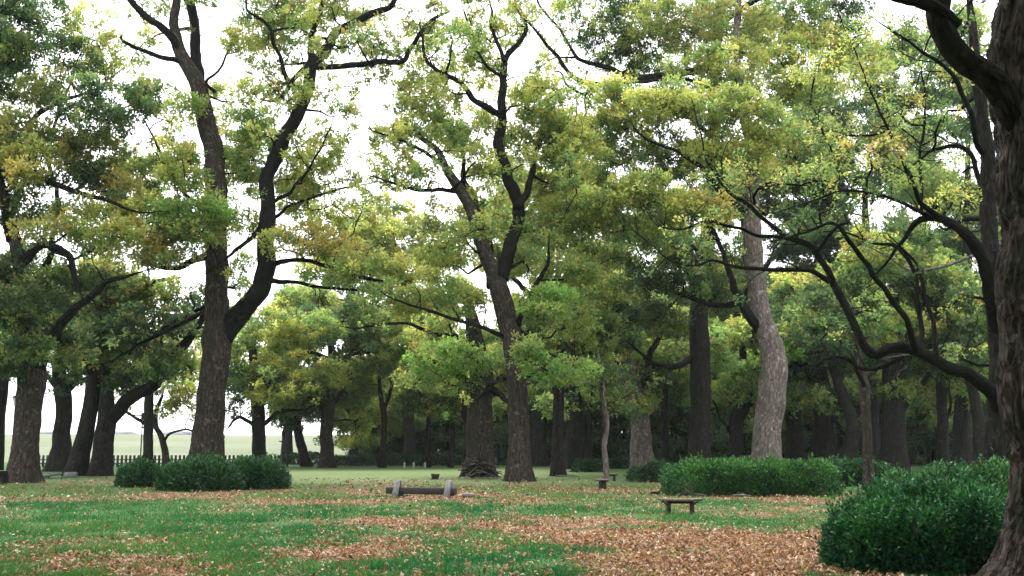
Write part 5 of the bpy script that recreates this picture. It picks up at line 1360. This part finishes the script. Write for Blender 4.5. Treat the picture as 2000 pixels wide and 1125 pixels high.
def stump(label, px, yb, r, h, top=1.0, mat=None, d=None):
    d = d or dist_of(yb)
    b = at(px, yb, d)
    o = thing('tree_stump', label, 'stump', (b[0], b[1], 0))
    MB().tube([(0, 0, -.05), (0, 0, h * .4), (0.01, 0, h)], [r * 1.1, r, r * top], 16, seg=.08, amp=.12, seed=px).build('stump_body', mat or BARK['brown'], o, True)
    MB().tube([(0.01, 0, h - .004), (0.01, 0, h + .006)], [r * top * .93, r * top * .9], 16).build('cut_top', M_CUT, o)
stump('small reddish stump on the open lawn beyond the beam bench', 850, 935, .16, .22, 1.3)
stump('dark old stump at the very left edge of the lawn', -2, 946, .32, .55, .9, BARK['dark'])
b = at(138, 932, dist_of(932))
o = thing('stone_block', 'pale stone block at the foot of the leaning dark trunk', 'block', (b[0], b[1], 0), .2)
MB().box((0, 0, .11), (.58, .4, .26), jit=.012, bev=.03).build('block_body', M_STONE, o)
b = at(98, 930, 50.0)
o = thing('stone_slab', 'flat tilted stone slab between the thick left trunk and stone block', 'slab', (b[0], 50.0, 0), .1)
MB().box((0, 0, .14), (1.0, .5, .09), ry=-.14, jit=.01, bev=.02).build('slab_body', M_STONE, o)
MB().box((-.2, 0, .04), (.3, .36, .18), jit=.01, bev=.02).build('slab_foot', M_STONE, o)

# brush pile
d = 50.0
b = at(938, 931, d)
bp_ = thing('brush_pile', 'heap of cut grey branches piled against the stout trunk', 'brush pile', (b[0], d, 0))
rg = np.random.default_rng(9)
for i in range(84):
    L = rg.uniform(.5, 1.7)
    a = rg.normal(0, .9) + (math.pi if rg.random() < .5 else 0)
    lay = rg.uniform(0, 1)
    c = np.array([rg.normal(0, .42) * (1.25 - lay), rg.normal(0, .32) * (1.2 - lay), .06 + .62 * lay])
    e = rg.normal(0, .42) * (.5 + lay)
    dr = np.array([math.cos(a), math.sin(a) * .7, e])
    sd = np.cross(dr, (0, 0, 1))
    bow = rg.uniform(-.24, .24) * L
    pts = [c - dr * L / 2, c + sd * bow + np.array([0, 0, abs(bow) * .5]), c + dr * L / 2]
    pts = [np.array([p[0], p[1], max(p[2], .03)]) for p in pts]
    r0 = rg.uniform(.012, .045)
    MB().tube(pts, [r0, r0 * .8, r0 * .45], 6, seg=.22, amp=.1, seed=i).build('stick', BARK[['dead', 'limb', 'dark', 'brown'][rg.integers(4)]], bp_, True)
# loose branches by the hedge
for i, (px, py, L, a, lab) in enumerate([(1322, 966, 1.7, .12, 'long fallen branch lying at the left foot of the clipped hedge'), (1352, 969, .9, -.3, 'short pale fallen branch before the clipped hedge'), (1452, 972, .6, .1, 'stub of fallen wood at the middle foot of the clipped hedge'), (1108, 932, 1.2, -.15, 'fallen limb lying beside the narrow dark trunk')]):
    dd = dist_of(py)
    b = at(px, py, dd)
    fb = thing('fallen_branch', lab, 'branch', (b[0], b[1], 0), a)
    MB().tube([(-L / 2, 0, .05), (-L * .1, .08, .07), (L / 2, -.03, .04)], [.05, .04, .015], 7, seg=.15, amp=.1, seed=i).build('branch_wood', BARK['dead' if i else 'brown'], fb, True)
    MB().tube([(-L * .1, .08, .07), (L * .12, .25, .10), (L * .3, .34, .06)], [.025, .018, .008], 5, seg=.15).build('side_twig', BARK['dead'], fb, True)

def lamp_post(label, px, d, top_py, kind):
    b = at(px, 900, d)
    H = at(px, top_py, d)[2]
    r = thing('lamp_post', label, 'lamp post', (b[0], d, 0))
    MB().tube([(0, 0, -.05), (0, 0, .5), (0, 0, .55), (0, 0, H * .86)], [.085, .08, .05, .042], 10).build('pole', M_IRON, r, True)
    if kind == 'lantern':
        MB().tube([(0, 0, H * .86), (0, 0, H * .88), (0, 0, H * .97)], [.06, .11, .19], 8).build('lantern', M_GLASSW, r)
        MB().tube([(0, 0, H * .97), (0, 0, H * .985), (0, 0, H)], [.26, .2, .03], 8).build('cap', M_IRON, r)
    else:
        MB().box((0, 0, H * .72), (.55, .06, .07)).build('crossarm', M_IRON, r)
        MB().tube([(0, 0, H * .86), (0, 0, H * .9), (0, 0, H)], [.05, .12, .1], 8).build('lamp_head', M_IRON, r)
M_GLASSW = plain_mat('frosted_glass', (0.5, 0.52, 0.52), (0.6, 0.62, 0.62), 4, 0.4)
lamp_post('dark lamp post with a lantern beside the thick left trunk', 22, 58.0, 772, 'lantern')
lamp_post('thin dark lamp post with a crossarm at the right end of the fence', 551, 72.0, 842, 'cross')
lamp_post('thin tall dark lamp post just left of the slim straight trunk', 274, 75.0, 806, 'cross')
M_WHITE = plain_mat('white_paint', (0.3, 0.3, 0.3), (0.42, 0.42, 0.41), 6, 0.6)
for px, lab in ((790, 'short white marker post before the far hedge, left one'), (808, 'short white marker post before the far hedge, middle one'), (830, 'short white marker post before the far hedge, right one')):
    b = at(px, 912, 71.5)
    o = thing('marker_post', lab, 'post', (b[0], 71.5, 0), 0, 'white marker posts')
    MB().box((0, 0, .17), (.14, .12, .40), bev=.02).build('post_body', M_WHITE, o)
    MB().box((0, 0, .385), (.16, .14, .04), bev=.01).build('post_cap', M_STONE, o)

# ------------------------------------------------------------------ damp air
hm = MB().box((0, 300, 14.5), (1440, 1220, 31))
M_HAZE, hnt, ho = new_mat('damp_air')
pv = node(hnt, 'ShaderNodeVolumePrincipled')
pv.inputs['Color'].default_value = (0.93, 0.97, 1.0, 1)
pv.inputs['Density'].default_value = 0.00016
hnt.links.new(pv.outputs[0], ho.inputs['Volume'])
hz = hm.build('haze', M_HAZE, kind='stuff')
tag(hz, 'thin damp haze hanging in the air of the park', 'haze')

nt_ = 0
for m in bpy.data.meshes:
    nt_ += len(m.loops) - 2 * len(m.polygons)
print('TRIS', nt_, 'leaves', LEAVES[0], 'litter', NL, 'grass', NG, 'objects', len(bpy.data.objects))
